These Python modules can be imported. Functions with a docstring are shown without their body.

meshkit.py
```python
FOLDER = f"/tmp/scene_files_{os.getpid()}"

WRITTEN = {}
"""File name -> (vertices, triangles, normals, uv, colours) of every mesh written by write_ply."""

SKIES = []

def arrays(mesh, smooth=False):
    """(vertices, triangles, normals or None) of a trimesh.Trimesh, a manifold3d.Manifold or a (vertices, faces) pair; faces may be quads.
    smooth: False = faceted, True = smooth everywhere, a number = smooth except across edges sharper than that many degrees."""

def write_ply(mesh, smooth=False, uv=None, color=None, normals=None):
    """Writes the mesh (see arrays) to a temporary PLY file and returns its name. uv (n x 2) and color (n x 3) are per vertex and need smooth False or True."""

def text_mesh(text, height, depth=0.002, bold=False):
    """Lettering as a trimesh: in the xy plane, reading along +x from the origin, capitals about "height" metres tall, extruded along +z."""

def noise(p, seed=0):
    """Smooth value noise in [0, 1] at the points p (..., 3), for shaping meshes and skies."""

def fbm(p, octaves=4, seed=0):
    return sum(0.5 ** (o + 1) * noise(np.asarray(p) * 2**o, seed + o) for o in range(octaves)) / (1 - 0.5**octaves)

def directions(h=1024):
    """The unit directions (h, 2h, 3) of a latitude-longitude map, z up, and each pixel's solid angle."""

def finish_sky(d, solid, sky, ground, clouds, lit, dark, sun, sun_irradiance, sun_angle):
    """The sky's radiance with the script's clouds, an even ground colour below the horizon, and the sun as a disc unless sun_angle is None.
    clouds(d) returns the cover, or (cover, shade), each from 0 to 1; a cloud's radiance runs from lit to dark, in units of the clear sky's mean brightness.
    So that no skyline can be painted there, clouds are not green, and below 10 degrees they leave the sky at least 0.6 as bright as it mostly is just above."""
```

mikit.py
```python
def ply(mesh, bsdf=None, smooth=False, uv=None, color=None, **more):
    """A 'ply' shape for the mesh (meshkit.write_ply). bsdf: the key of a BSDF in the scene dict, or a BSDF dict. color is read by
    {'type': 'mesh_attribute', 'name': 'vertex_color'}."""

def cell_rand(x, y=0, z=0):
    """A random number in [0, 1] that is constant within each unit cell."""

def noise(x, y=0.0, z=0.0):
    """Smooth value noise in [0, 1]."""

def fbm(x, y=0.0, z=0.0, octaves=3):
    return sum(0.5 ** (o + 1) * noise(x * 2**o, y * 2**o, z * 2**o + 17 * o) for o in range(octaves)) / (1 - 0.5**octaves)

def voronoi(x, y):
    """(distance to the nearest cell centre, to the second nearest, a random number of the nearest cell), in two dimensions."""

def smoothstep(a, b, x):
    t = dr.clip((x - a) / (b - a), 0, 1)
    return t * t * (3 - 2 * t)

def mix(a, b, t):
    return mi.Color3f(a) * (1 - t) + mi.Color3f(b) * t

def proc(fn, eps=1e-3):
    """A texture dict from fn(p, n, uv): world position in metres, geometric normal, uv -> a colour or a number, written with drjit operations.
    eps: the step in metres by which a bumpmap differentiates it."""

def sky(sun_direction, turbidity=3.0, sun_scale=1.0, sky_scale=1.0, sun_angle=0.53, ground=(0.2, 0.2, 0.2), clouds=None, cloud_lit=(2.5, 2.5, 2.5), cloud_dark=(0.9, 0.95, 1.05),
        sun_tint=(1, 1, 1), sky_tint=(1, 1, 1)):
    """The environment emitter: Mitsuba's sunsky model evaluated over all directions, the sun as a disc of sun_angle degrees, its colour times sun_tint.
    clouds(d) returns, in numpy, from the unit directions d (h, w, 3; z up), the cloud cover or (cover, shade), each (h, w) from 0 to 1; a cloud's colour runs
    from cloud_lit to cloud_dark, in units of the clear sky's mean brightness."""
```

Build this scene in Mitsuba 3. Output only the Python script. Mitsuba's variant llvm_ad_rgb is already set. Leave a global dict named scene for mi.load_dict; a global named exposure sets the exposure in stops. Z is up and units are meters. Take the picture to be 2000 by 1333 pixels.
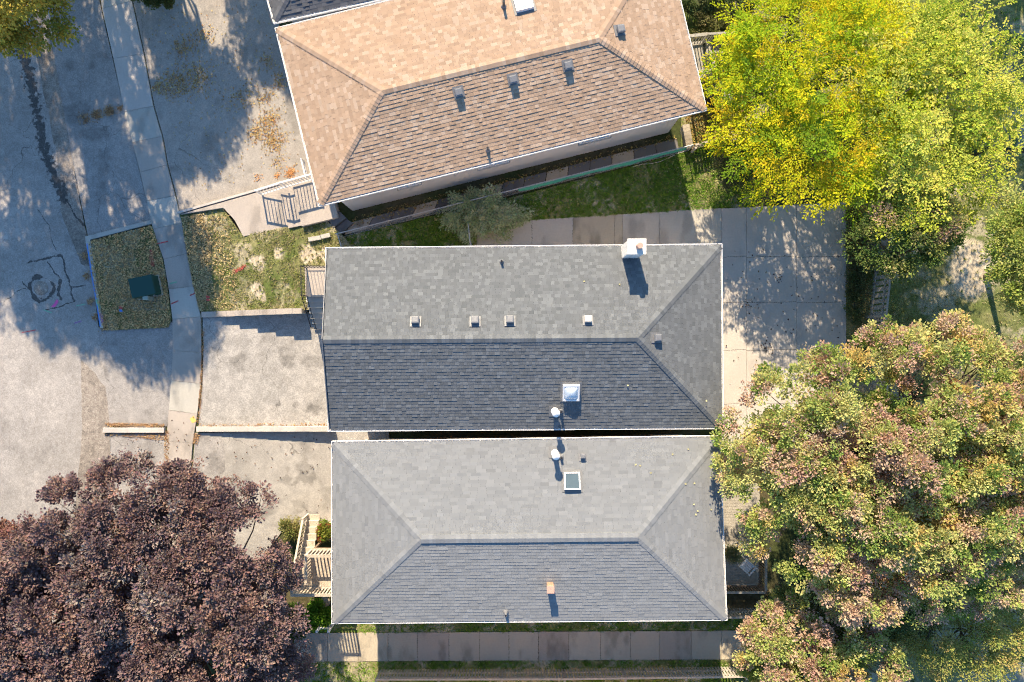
import math, numpy as np, trimesh, mitsuba as mi, mikit, drjit as dr
from shapely.geometry import Polygon, LineString
from mikit import noise, fbm, voronoi, smoothstep, mix, cell_rand

# ------------------------------------------------------------------ camera, sky, exposure
T = mi.ScalarTransform4f
scene, labels = {}, {}
HC, F = 34.0, 1334.0           # flying height of the camera and focal length in pixels of the 2000 px survey image
scene['camera'] = {'type': 'perspective', 'fov': 2 * math.degrees(math.atan(1000 / F)), 'fov_axis': 'x',
                   'near_clip': 0.5, 'far_clip': 900.0,
                   'to_world': T().look_at(origin=[0, 0, HC], target=[0, 0, 0], up=[0, 1, 0])}
EL = math.radians(34.0)
_h = np.array([-0.18, 1.0]) / math.hypot(0.18, 1.0)
SUN = [_h[0] * math.cos(EL), _h[1] * math.cos(EL), math.sin(EL)]
scene['sky'] = mikit.sky(SUN, turbidity=3.0, sun_scale=1.0, sky_scale=0.95, ground=(0.18, 0.17, 0.15),
                          sun_tint=(0.99, 1.0, 1.02), sky_tint=(0.82, 1.04, 1.20))
exposure = 2.9

# ------------------------------------------------------------------ helpers
rng = np.random.default_rng(7)


def W(u, v, z=0.0):
    """A point surveyed on the 2000 px plan, standing at height z, in metres."""
    k = (HC - z) / F
    return np.array([(u - 1000.0) * k, (666.5 - v) * k, z])


def WP(pts, z=0.0):
    return [tuple(W(u, v, z)[:2]) for u, v in pts]


_used = {}


def name(key):
    n = _used.get(key, 0)
    _used[key] = n + 1
    return key if n == 0 else '%s_%03d' % (key, n)


def put(key, mesh, bsdf, color=None, smooth=False, numbered=True):
    k = name(key) if numbered else key
    scene[k] = mikit.ply(mesh, bsdf, smooth=smooth, color=color)
    return k


def lab(key, label, category=None, group=None, kind=None):
    d = {'label': label}
    if category:
        d['category'] = category
    if group:
        d['group'] = group
    if kind:
        d['kind'] = kind
    labels[key] = d


def thing(key, label, category, group=None):
    k = name(key)
    lab(k, label, category, group)
    return k


class MB:
    """Collects triangles of one mesh."""

    def __init__(self):
        self.v, self.f, self.c, self.n = [], [], [], 0

    def add(self, v, f, c=None):
        v = np.asarray(v, float)
        f = np.asarray(f, int)
        if f.shape[1] == 4:
            f = np.vstack([f[:, [0, 1, 2]], f[:, [0, 2, 3]]])
        self.v.append(v)
        self.f.append(f + self.n)
        self.n += len(v)
        if c is not None:
            self.c.append(np.broadcast_to(np.asarray(c, float), (len(v), 3)))
        return self

    def tri(self, m, c=None):
        return self.add(m.vertices, m.faces, c)

    def mesh(self):
        return np.vstack(self.v), np.vstack(self.f)

    def color(self):
        return np.vstack(self.c) if self.c else None

    def put(self, key, bsdf, smooth=False):
        return put(key, self.mesh(), bsdf, self.color(), smooth)


BOXF = np.array([[0, 3, 2, 1], [4, 5, 6, 7], [0, 1, 5, 4], [1, 2, 6, 5], [2, 3, 7, 6], [3, 0, 4, 7]])


def hexa(b, t):
    """Box from four bottom and four top corners (counter-clockwise seen from above)."""
    return np.vstack([b, t]).astype(float), BOXF


def box(c, s, rz=0.0):
    x, y, z = np.asarray(s, float) / 2
    b = np.array([[-x, -y], [x, -y], [x, y], [-x, y]])
    ca, sa = math.cos(rz), math.sin(rz)
    b = b @ np.array([[ca, sa], [-sa, ca]]) + np.asarray(c)[:2]
    lo, hi = c[2] - z, c[2] + z
    return hexa(np.column_stack([b, np.full(4, lo)]), np.column_stack([b, np.full(4, hi)]))


def beam(a, b, w, h):
    """Rectangular bar from a to b, w across (level) and h high."""
    a, b = np.asarray(a, float), np.asarray(b, float)
    d = b - a
    d /= np.linalg.norm(d)
    s = np.cross(d, [0, 0, 1.0])
    if np.linalg.norm(s) < 1e-6:
        s = np.array([1.0, 0, 0])
    s /= np.linalg.norm(s)
    u = np.cross(s, d)
    q = [(-w / 2, -h / 2), (w / 2, -h / 2), (w / 2, h / 2), (-w / 2, h / 2)]
    A = [a + s * x + u * y for x, y in q]
    B = [b + s * x + u * y for x, y in q]
    return np.array(A + B), np.array([[0, 1, 2, 3], [7, 6, 5, 4], [0, 4, 5, 1], [1, 5, 6, 2], [2, 6, 7, 3], [3, 7, 4, 0]])


def tube(pts, radii, sides=7):
    p = np.asarray(pts, float)
    r = np.broadcast_to(np.asarray(radii, float), (len(p),))
    t = np.gradient(p, axis=0)
    t /= np.linalg.norm(t, axis=1, keepdims=True) + 1e-9
    a = np.cross(t, np.where(np.abs(t[:, 2:]) < 0.9, [[0, 0, 1.0]], [[1.0, 0, 0]]))
    a /= np.linalg.norm(a, axis=1, keepdims=True) + 1e-9
    b = np.cross(t, a)
    an = np.arange(sides) * 2 * np.pi / sides
    v = (p[:, None] + r[:, None, None] * (np.cos(an)[None, :, None] * a[:, None] + np.sin(an)[None, :, None] * b[:, None])).reshape(-1, 3)
    i, j = np.meshgrid(np.arange(len(p) - 1), np.arange(sides), indexing='ij')
    q = np.stack([i * sides + j, i * sides + (j + 1) % sides, (i + 1) * sides + (j + 1) % sides, (i + 1) * sides + j], -1).reshape(-1, 4)
    f = np.vstack([q[:, [0, 1, 2]], q[:, [0, 2, 3]]])
    v = np.vstack([v, p[:1], p[-1:]])
    n = len(p) * sides
    k = np.arange(sides)
    cap0 = np.stack([np.full(sides, n), (k + 1) % sides, k], 1)
    e = (len(p) - 1) * sides
    cap1 = np.stack([np.full(sides, n + 1), e + k, e + (k + 1) % sides], 1)
    return v, np.vstack([f, cap0, cap1])


def prism(pts, z0, z1, grow=0.0):
    """Polygon (list of xy, or shapely) as a solid from z0 to z1."""
    p = pts if hasattr(pts, 'buffer') else Polygon(pts)
    if not p.is_valid:
        p = p.buffer(0)
    if grow:
        p = p.buffer(grow, join_style=2)
    if p.geom_type != 'Polygon':
        p = max(p.geoms, key=lambda g: g.area)
    m = trimesh.creation.extrude_polygon(p, z1 - z0)
    m.apply_translation([0, 0, z0])
    return m


def wavy(pts, amp, step, seed):
    """A polygon outline roughened by small random steps."""
    r = np.random.default_rng(seed)
    ring = Polygon(pts).exterior
    n = max(8, int(ring.length / step))
    q = np.array([ring.interpolate(i / n, normalized=True).coords[0] for i in range(n)])
    d = np.convolve(np.r_[r.normal(size=n), np.zeros(0)], [0.3, 0.4, 0.3], 'same')
    c = q.mean(0)
    o = q - c
    o /= np.linalg.norm(o, axis=1, keepdims=True)
    return [tuple(x) for x in q + o * (d * amp)[:, None] + r.normal(size=(n, 2)) * amp * 0.3]


# ------------------------------------------------------------------ materials
def P(fn, rough=0.9, **k):
    return {'type': 'twosided', 'bsdf': {'type': 'principled', 'base_color': mikit.proc(fn), 'roughness': rough, 'specular': k.pop('specular', 0.3), **k}}


def flat(rgb, rough=0.6, **k):
    return {'type': 'twosided', 'bsdf': {'type': 'principled', 'base_color': {'type': 'rgb', 'value': list(rgb)}, 'roughness': rough, 'specular': k.pop('specular', 0.4), **k}}


VC = {'type': 'mesh_attribute', 'name': 'vertex_color'}


TAR = []          # (polyline in metres, width): sealed cracks and the ring of the cut patch in the street
for _p, _w in ((((40, 80), (52, 135), (66, 185), (76, 240), (84, 285), (98, 325), (112, 355), (126, 388)), 0.40), (((126, 380), (150, 425), (165, 440)), 0.06),
               (((54, 514), (90, 506), (118, 500)), 0.085), (((120, 500), (128, 528), (138, 560), (144, 588)), 0.07), (((144, 590), (118, 598), (88, 606)), 0.05),
               (((94, 512), (104, 532), (116, 542)), 0.05), (((118, 545), (113, 560), (112, 575), (120, 584)), 0.11), (((140, 562), (152, 561), (168, 555)), 0.05),
               (((44, 552), (54, 564), (60, 562)), 0.04), (((10, 590), (30, 570), (52, 566)), 0.02), (((75, 410), (95, 440), (100, 470), (112, 490)), 0.03)):
    TAR.append((WP(_p), _w))
COVER = W(80, 563)


def tar_amount(x, y):
    wx, wy = x + 0.22 * (fbm(x * 2.3, y * 2.3, 4.0) - 0.5), y + 0.22 * (fbm(x * 2.3 + 9, y * 2.3, 8.0) - 0.5)
    best = mi.Float(9.0)
    for pts, w in TAR:
        for (ax, ay), (bx, by) in zip(pts[:-1], pts[1:]):
            dx, dy = bx - ax, by - ay
            t = dr.clip(((wx - ax) * dx + (wy - ay) * dy) / (dx * dx + dy * dy), 0, 1)
            d = dr.sqrt(dr.square(wx - ax - t * dx) + dr.square(wy - ay - t * dy)) / w
            best = dr.minimum(best, d)
    r = dr.sqrt(dr.square(wx - COVER[0]) + dr.square(wy - COVER[1]))
    ringd = dr.abs(r - 0.58 + 0.16 * (noise(x * 3.1, y * 3.1, 3.0) - 0.5)) / dr.maximum(0.006, 0.30 * noise(x * 2.2, y * 2.2, 12.0) - 0.06)
    best = dr.minimum(best, ringd)
    rough = fbm(x * 7, y * 7, 6.0, 3) * 1.5
    return 1 - smoothstep(0.55, 0.95, best + rough - 0.55)


# oil and tyre stains on the driveways: plan pixel, radius in metres, strength
STAINS = [(*W(u, v)[:2], r, a) for u, v, r, a in ((592, 932, .62, .30), (560, 940, .35, .25), (600, 868, .5, .2), (585, 985, .5, .2), (405, 885, .6, .16), (612, 802, .32, .28), (580, 790, .22, .22),
                                                  (420, 690, .4, .16), (470, 700, .5, .14), (560, 705, .45, .16), (520, 655, .4, .14), (455, 725, .4, .12))]


def asphalt(base, tan, seed, speck=0.25, wear=0.3, tar=False, blots=0.28, stains=()):
    def fn(p, n, uv):
        x, y = p.x + seed, p.y - seed
        a = fbm(x * 0.35, y * 0.35, 0.0, 4)
        b = fbm(x * 2.1 + 9, y * 2.1, 3.0, 3)
        g = noise(x * 22, y * 22, 1.0)
        g2 = noise(x * 60, y * 60, 5.0)
        blot = smoothstep(0.58, 0.78, fbm(x * 0.9 + 31, y * 0.9, 7.0, 4))
        c = mix(base, tan, smoothstep(0.3, 0.7, a))
        m = fbm(x * 6.0 + 3, y * 6.0, 11.0, 3)
        k = (1 + wear * (b - 0.5)) * (1 + 1.1 * speck * (m - 0.5)) * (1 + speck * (g - 0.5)) * (1 + speck * (g2 - 0.5)) * (1 - blots * blot)
        f, s, _ = voronoi(x * 0.33 + 0.35 * fbm(x, y, 2.0), y * 0.33 + 0.35 * fbm(x + 7, y, 2.0))
        crack = (1 - smoothstep(0.0, 0.012, s - f)) * smoothstep(0.45, 0.6, noise(x * 0.2, y * 0.2, 9.0))
        c = c * k * (1 - 0.45 * crack)
        for sx, sy, sr, sa in stains:
            d = dr.sqrt(dr.square(p.x - sx) + dr.square((p.y - sy) * 1.25)) / sr + 1.5 * (b - 0.5) + 0.8 * (m - 0.5)
            c = c * (1 - sa * (1 - smoothstep(0.5, 1.15, d)))
        if tar:
            t = tar_amount(p.x, p.y)
            c = mix(c, mi.Color3f(0.05, 0.049, 0.048) * (0.6 + 0.9 * g), t * 0.85)
        return c
    return P(fn, 0.92)


def concrete(base, seed, stain=0.25):
    def fn(p, n, uv):
        x, y = p.x + seed, p.y + 2 * seed
        a = fbm(x * 0.7, y * 0.7, 1.0, 4)
        st = smoothstep(0.5, 0.8, fbm(x * 1.7, y * 0.8 + 5, 3.0, 4))
        g = noise(x * 35, y * 35, 2.0)
        br = noise(x * 3, y * 80, 4.0)
        return mi.Color3f(base) * (0.9 + 0.2 * a) * (1 - stain * st) * (0.94 + 0.12 * g) * (0.98 + 0.04 * br)
    return P(fn, 0.85)


def wood(a, b, seed, sx=1.2, sy=22.0):
    def fn(p, n, uv):
        g = fbm(p.x * sx * 7 + seed, p.y * sx * 7, p.z * 3, 3)
        s = noise(p.x * sy, p.y * sy, p.z * 3.0 + seed)
        return mix(a, b, g) * (0.85 + 0.3 * s)
    return P(fn, 0.85)


def soil_fn(p, n, uv):
    x, y = p.x, p.y
    a = fbm(x * 0.6, y * 0.6, 0.0, 4)
    g = fbm(x * 9, y * 9, 3.0, 3)
    return mix((0.085, 0.075, 0.04), (0.05, 0.065, 0.022), smoothstep(0.35, 0.65, a)) * (0.5 + g)


BARE = [(*W(u, v, .3)[:2], r) for u, v, r in ((502, 513, .42), (545, 497, .36), (500, 566, .40), (510, 580, .30), (606, 498, .45), (634, 500, .35), (1905, 530, 1.3), (1900, 505, 1.0))]


def turf_fn(p, n, uv):
    x, y = p.x, p.y
    a = fbm(x * 0.8 + 3, y * 0.8, 0.0, 4)
    g = fbm(x * 11, y * 11, 3.0, 3)
    bare = smoothstep(0.52, 0.66, fbm(x * 0.9 + 40, y * 0.9 + 13, 6.0, 4))
    c = mix((0.10, 0.13, 0.035), (0.23, 0.22, 0.10), smoothstep(0.3, 0.7, a))
    wob = 0.55 * (fbm(x * 3.1, y * 3.1, 2.0) - 0.5)
    worn = mi.Float(0)
    for bx, by, br in BARE:
        worn = dr.maximum(worn, 1 - smoothstep(0.7, 1.25, (dr.sqrt(dr.square(x - bx) + dr.square(y - by)) + wob) / br))
    bare = dr.maximum(bare * 0.6, worn)
    return mix(c, (0.50, 0.43, 0.33), bare * 0.9) * (0.55 + 0.9 * g)


scene.update({
    'm_soil': P(soil_fn, 1.0), 'm_turf': P(turf_fn, 1.0),
    'm_road': asphalt((0.30, 0.282, 0.262), (0.355, 0.333, 0.310), 3.0, 0.3, 0.22, True, 0.14),
    'm_gutter_asphalt': asphalt((0.235, 0.205, 0.175), (0.29, 0.255, 0.22), 11.0, 0.5, 0.3, True),
    'm_apron': asphalt((0.30, 0.285, 0.27), (0.34, 0.32, 0.30), 17.0, 0.3, 0.25),
    'm_drive_brown': asphalt((0.33, 0.30, 0.265), (0.36, 0.335, 0.30), 23.0, 0.22, 0.18),
    'm_drive_one': asphalt((0.325, 0.313, 0.292), (0.375, 0.358, 0.334), 29.0, 0.35, 0.35, stains=STAINS),
    'm_drive_two': asphalt((0.31, 0.295, 0.272), (0.36, 0.342, 0.315), 37.0, 0.2, 0.32, stains=STAINS),
    'm_concrete_pale': concrete((0.52, 0.485, 0.445), 1.0, 0.12),
    'm_concrete_warm': concrete((0.42, 0.375, 0.33), 5.0, 0.25),
    'm_concrete_grey': concrete((0.455, 0.438, 0.39), 9.0, 0.25),
    'm_concrete_old': concrete((0.44, 0.395, 0.305), 14.0, 0.35),
    'm_paver': concrete((0.16, 0.155, 0.155), 21.0, 0.4),
    'm_stone': concrete((0.40, 0.35, 0.28), 27.0, 0.4),
    'm_wood_pale': wood((0.40, 0.345, 0.28), (0.55, 0.485, 0.40), 1.0),
    'm_wood_grey': wood((0.28, 0.265, 0.23), (0.44, 0.415, 0.36), 4.0),
    'm_wood_brown': wood((0.13, 0.095, 0.07), (0.24, 0.175, 0.12), 8.0),
    'm_bark': wood((0.06, 0.05, 0.04), (0.15, 0.125, 0.10), 12.0, 1.0, 9.0),
        'm_white': flat((0.78, 0.77, 0.75), 0.35), 'm_siding': flat((0.55, 0.54, 0.53), 0.6), 'm_tan_brick': concrete((0.58, 0.47, 0.37), 45.0, 0.15),
    'm_brick': concrete((0.42, 0.23, 0.15), 33.0, 0.2), 'm_buff_brick': concrete((0.62, 0.46, 0.32), 35.0, 0.15),
    'm_white_brick': concrete((0.68, 0.64, 0.58), 39.0, 0.15),
    'm_black': flat((0.025, 0.025, 0.028), 0.4), 'm_dark_metal': flat((0.07, 0.075, 0.085), 0.4),
    'm_felt': flat((0.06, 0.06, 0.062), 0.9), 'm_flashing': flat((0.17, 0.175, 0.18), 0.6), 'm_vent': flat((0.19, 0.195, 0.205), 0.45), 'm_galv': flat((0.42, 0.43, 0.44), 0.4, metallic=0.3),
    'm_green_box': flat((0.012, 0.06, 0.045), 0.3, specular=0.5), 'm_grey_green': flat((0.30, 0.36, 0.30), 0.5),
    'm_teal': flat((0.07, 0.34, 0.28), 0.5), 'm_terracotta': flat((0.36, 0.17, 0.10), 0.8),
    'm_dome': flat((0.55, 0.62, 0.68), 0.08, specular=0.6, clearcoat=1.0), 'm_sky_glass': flat((0.10, 0.14, 0.16), 0.05, specular=0.8),
    'm_dome_milk': flat((0.75, 0.77, 0.78), 0.2, specular=0.5),
    'm_window': flat((0.03, 0.035, 0.04), 0.04, specular=0.9), 'm_door': flat((0.16, 0.05, 0.04), 0.5),
    'm_pink_vent': flat((0.55, 0.33, 0.25), 0.7), 'm_cream': flat((0.62, 0.55, 0.48), 0.6),
    'm_blue_paint': flat((0.05, 0.20, 0.62), 0.6), 'm_red_paint': flat((0.52, 0.09, 0.085), 0.8), 'm_pink_paint': flat((0.75, 0.12, 0.35), 0.7),
    'm_green_paint': flat((0.20, 0.46, 0.30), 0.8), 'm_purple_paint': flat((0.28, 0.10, 0.32), 0.7), 'm_yellow_paint': flat((0.75, 0.50, 0.15), 0.7),
    'm_shingle': {'type': 'twosided', 'bsdf': {'type': 'principled', 'base_color': VC, 'roughness': 0.85, 'specular': 0.25}},
    'm_blade': {'type': 'principledthin', 'base_color': VC, 'roughness': 0.6, 'diff_trans': 0.5, 'spec_trans': 0.0},
    'm_leaf': {'type': 'principledthin', 'base_color': VC, 'roughness': 0.45, 'diff_trans': 0.7, 'spec_trans': 0.0},
    'm_leaf_gloss': {'type': 'principledthin', 'base_color': VC, 'roughness': 0.35, 'diff_trans': 0.25, 'spec_trans': 0.0},
    'm_litter': {'type': 'twosided', 'bsdf': {'type': 'principled', 'base_color': VC, 'roughness': 0.8, 'specular': 0.2}},
})


def struct(key, mesh, bsdf, smooth=False, label=None):
    k = put(key, mesh, bsdf, None, smooth)
    labels[k] = {'kind': 'structure'}
    if label:
        labels[k]['label'] = label
    return k


# ------------------------------------------------------------------ ground and pavements
g = trimesh.creation.box([420, 420, 0.3])
g.apply_translation([0, 0, -0.19])
struct('ground', g, 'm_soil', label='bare soil and thin turf under the gardens')

road_px = [(-900, -500), (40, -500), (70, -60), (100, 100), (135, 300), (165, 455), (178, 520), (192, 640), (212, 760), (216, 850), (212, 950), (190, 1080), (130, 1333), (60, 1800), (-900, 1800)]
ROAD = struct('road', prism(WP(road_px), -0.2, 0.0), 'm_road', label='worn pale asphalt street along the left side')
struct('gutter', prism(wavy(WP([(158, 700), (212, 762), (216, 850), (212, 950), (190, 1080), (130, 1333), (75, 1333), (140, 1080), (152, 940), (160, 850)]), 0.05, 0.25, 5), -0.2, 0.004), 'm_gutter_asphalt', label='rough tan asphalt strip at the street edge')
struct('gutter', prism(wavy(WP([(45, -60), (72, -60), (104, 100), (139, 300), (168, 455), (178, 520), (160, 520), (120, 420), (110, 300), (75, 130)]), 0.05, 0.25, 6), -0.2, 0.004), 'm_gutter_asphalt', label='darker asphalt strip beside the top apron')
# aprons between street and pavement
struct('apron', prism(WP([(74, -60), (180, -60), (206, 55), (243, 215), (296, 432), (172, 462), (139, 300), (104, 100)]), -0.2, 0.012), 'm_apron', label='asphalt apron of the brown roofed house')
struct('apron', prism(wavy(WP([(190, 640), (337, 628), (339, 690), (332, 790), (327, 834), (214, 834), (208, 760)]), 0.03, 0.3, 8), -0.2, 0.012), 'm_apron', label='asphalt apron left of the first grey house')
struct('apron', prism(WP([(217, 846), (325, 846), (320, 930), (300, 1040), (240, 1200), (190, 1200), (200, 1040), (213, 950)]), -0.2, 0.012), 'm_apron', label='asphalt apron beside the purple maple')

# pavement (sidewalk) slabs
L = [(186, -70), (200, 18), (222, 115), (244, 219), (259, 279), (274, 337), (287, 393), (299, 448), (320, 507), (330, 565), (337, 624), (338, 685), (335, 743), (330, 801), (325, 861), (320, 925), (310, 990), (296, 1055), (276, 1120), (252, 1185), (226, 1250), (196, 1320), (160, 1390)]
R = [(246, -80), (258, 3), (281, 106), (300, 208), (317, 267), (327, 323), (343, 383), (356, 436), (366, 496), (378, 560), (393, 619), (394, 689), (393, 750), (386, 809), (377, 866), (372, 930), (362, 998), (348, 1066), (328, 1134), (304, 1200), (278, 1268), (246, 1340), (210, 1410)]
k0 = name('sidewalk')
labels[k0] = {'kind': 'structure', 'label': 'curved concrete sidewalk along the street'}
for i in range(len(L) - 1):
    poly = Polygon(WP([L[i], L[i + 1], R[i + 1], R[i]])).buffer(-0.008, join_style=2)
    mat = 'm_concrete_pale' if i in (1, 2) else ('m_concrete_warm' if i % 3 else 'm_concrete_grey')
    put(k0 + '__slab', prism(poly, -0.2, 0.035 + 0.004 * ((i * 7) % 3)), mat)
put(k0 + '__bed', prism(WP(L + R[::-1]), -0.25, 0.008), 'm_concrete_old')

struct('driveway', prism(WP([(249, -80), (535, -80), (545, 50), (612, 345), (352, 417), (345, 383), (329, 323), (319, 267), (302, 208), (283, 106), (260, 3)]), -0.2, 0.016), 'm_drive_brown', label='asphalt driveway in front of the brown roofed house')
struct('driveway', prism(WP([(396, 616), (690, 608), (690, 834), (388, 836), (389, 809), (396, 750), (397, 689)]), -0.2, 0.016), 'm_drive_one', label='sunlit asphalt driveway in front of the first grey house')
struct('driveway', prism(WP([(381, 846), (760, 840), (760, 862), (690, 866), (690, 1022), (560, 1026), (430, 1200), (320, 1180), (352, 1066), (366, 998), (376, 930)]), -0.2, 0.016), 'm_drive_two', label='asphalt driveway in front of the second grey house')
struct('driveway', prism(wavy(WP([(382, 852), (428, 852), (438, 870), (440, 920), (430, 928), (378, 924)]), 0.02, 0.2, 4), -0.1, 0.021), 'm_apron', label='greyer asphalt patch by the sidewalk')

# grass strip boulevards, lawns: relief sheets
def grid_sheet(poly_px, hfun, step=0.18, z=0.0, amp=0.018, seed=0):
    pg = Polygon(WP(poly_px)).buffer(0)
    x0, y0, x1, y1 = pg.bounds
    xs, ys = np.arange(x0, x1 + step, step), np.arange(y0, y1 + step, step)
    X, Y = np.meshgrid(xs, ys, indexing='ij')
    from shapely import contains_xy
    inside = contains_xy(pg, X, Y)
    r = np.random.default_rng(seed)
    Z = hfun(X, Y) + r.normal(size=X.shape) * amp
    idx = np.arange(X.size).reshape(X.shape)
    q = np.stack([idx[:-1, :-1], idx[1:, :-1], idx[1:, 1:], idx[:-1, 1:]], -1).reshape(-1, 4)
    ok = (inside[:-1, :-1] | inside[1:, 1:] | inside[1:, :-1] | inside[:-1, 1:]).reshape(-1)
    # pull outside vertices onto the outline so that the edge is clean
    V = np.column_stack([X.ravel(), Y.ravel(), Z.ravel()])
    use = np.unique(q[ok])
    from shapely.geometry import Point
    for i in use:
        if not inside.ravel()[i]:
            e = pg.exterior
            pt = e.interpolate(e.project(Point(V[i, 0], V[i, 1])))
            V[i, :2] = pt.x, pt.y
    return (V, q[ok]), pg


xa, ya = W(392, 612)[:2]
xb = W(640, 612)[0]


def lawn_h(X, Y):
    t = np.clip((X - xa) / (xb - xa), 0, 1)
    s = np.clip((Y - ya) / 5.2, 0, 1)
    return 0.06 + 0.62 * t * (1 - 0.62 * s)


LAWN1 = [(352, 420), (436, 406), (475, 461), (640, 432), (665, 455), (690, 482), (690, 606), (593, 607), (396, 613), (385, 570), (372, 500), (358, 436)]
BOUL = [(176, 472), (298, 441), (319, 507), (329, 565), (336, 624), (330, 640), (204, 646), (186, 560)]
STRIP = [(668, 464), (1010, 384), (1330, 300), (1475, 270), (1475, 404), (1362, 410), (1200, 421), (996, 433), (931, 437), (931, 500), (668, 500)]
flat_h = lambda h: (lambda X, Y: np.full_like(X, h))
lawns = []
for nm, poly, hf, sd, lb in (('lawn', LAWN1, lawn_h, 1, 'sloping front lawn of the first grey house'),
                             ('lawn', BOUL, flat_h(0.05), 2, 'leaf strewn grass verge round the green utility box'),
                             ('lawn', STRIP, flat_h(0.04), 3, 'shaded grass strip between the two houses'),
                             ('lawn', [(560, 1200), (1500, 1196), (1500, 1230), (560, 1236)], flat_h(0.02), 4, 'narrow grass strip under the south eave'),
                             ('lawn', [(560, 1292), (1520, 1288), (1520, 1420), (560, 1420)], flat_h(0.02), 5, 'grass strip below the bottom walkway'),
                             ('lawn', [(1652, 300), (2250, 300), (2250, 1150), (1652, 1150)], flat_h(0.03), 6, 'back garden lawn beyond the concrete pad'),
                             ('lawn', [(1330, -200), (2250, -200), (2250, 300), (1475, 270), (1330, 295)], flat_h(0.03), 7, 'back garden grass behind the brown roofed house'),
                             ('lawn', [(1500, 1150), (2250, 1150), (2250, 1420), (1500, 1420)], flat_h(0.03), 8, 'shaded grass at the bottom right')):
    m, pg = grid_sheet(poly, hf, 0.2 if sd < 6 else 0.35, seed=sd)
    struct(nm, m, 'm_turf', smooth=True, label=lb)
    lawns.append((pg, hf))

# verge kerbs
K = MB()
struct('kerb', prism(Polygon(WP([(168, 463), (296, 431), (298, 438), (178, 469), (204, 640), (198, 642)])), -0.2, 0.10), 'm_concrete_grey', label='concrete kerb round the grass verge')
KERB = 'kerb'


def paint(parent, pts, w, mat, label, z):
    ln = LineString(WP(pts)).buffer(w / 2, cap_style=2)
    q = wavy(list(ln.exterior.coords)[:-1], w * 0.12, max(0.06, w * 0.6), int(abs(pts[0][0] * 7)))
    k = put(parent + '__paint_mark', prism(q, z, z + 0.004), mat)
    labels[k] = {'label': label}


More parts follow.
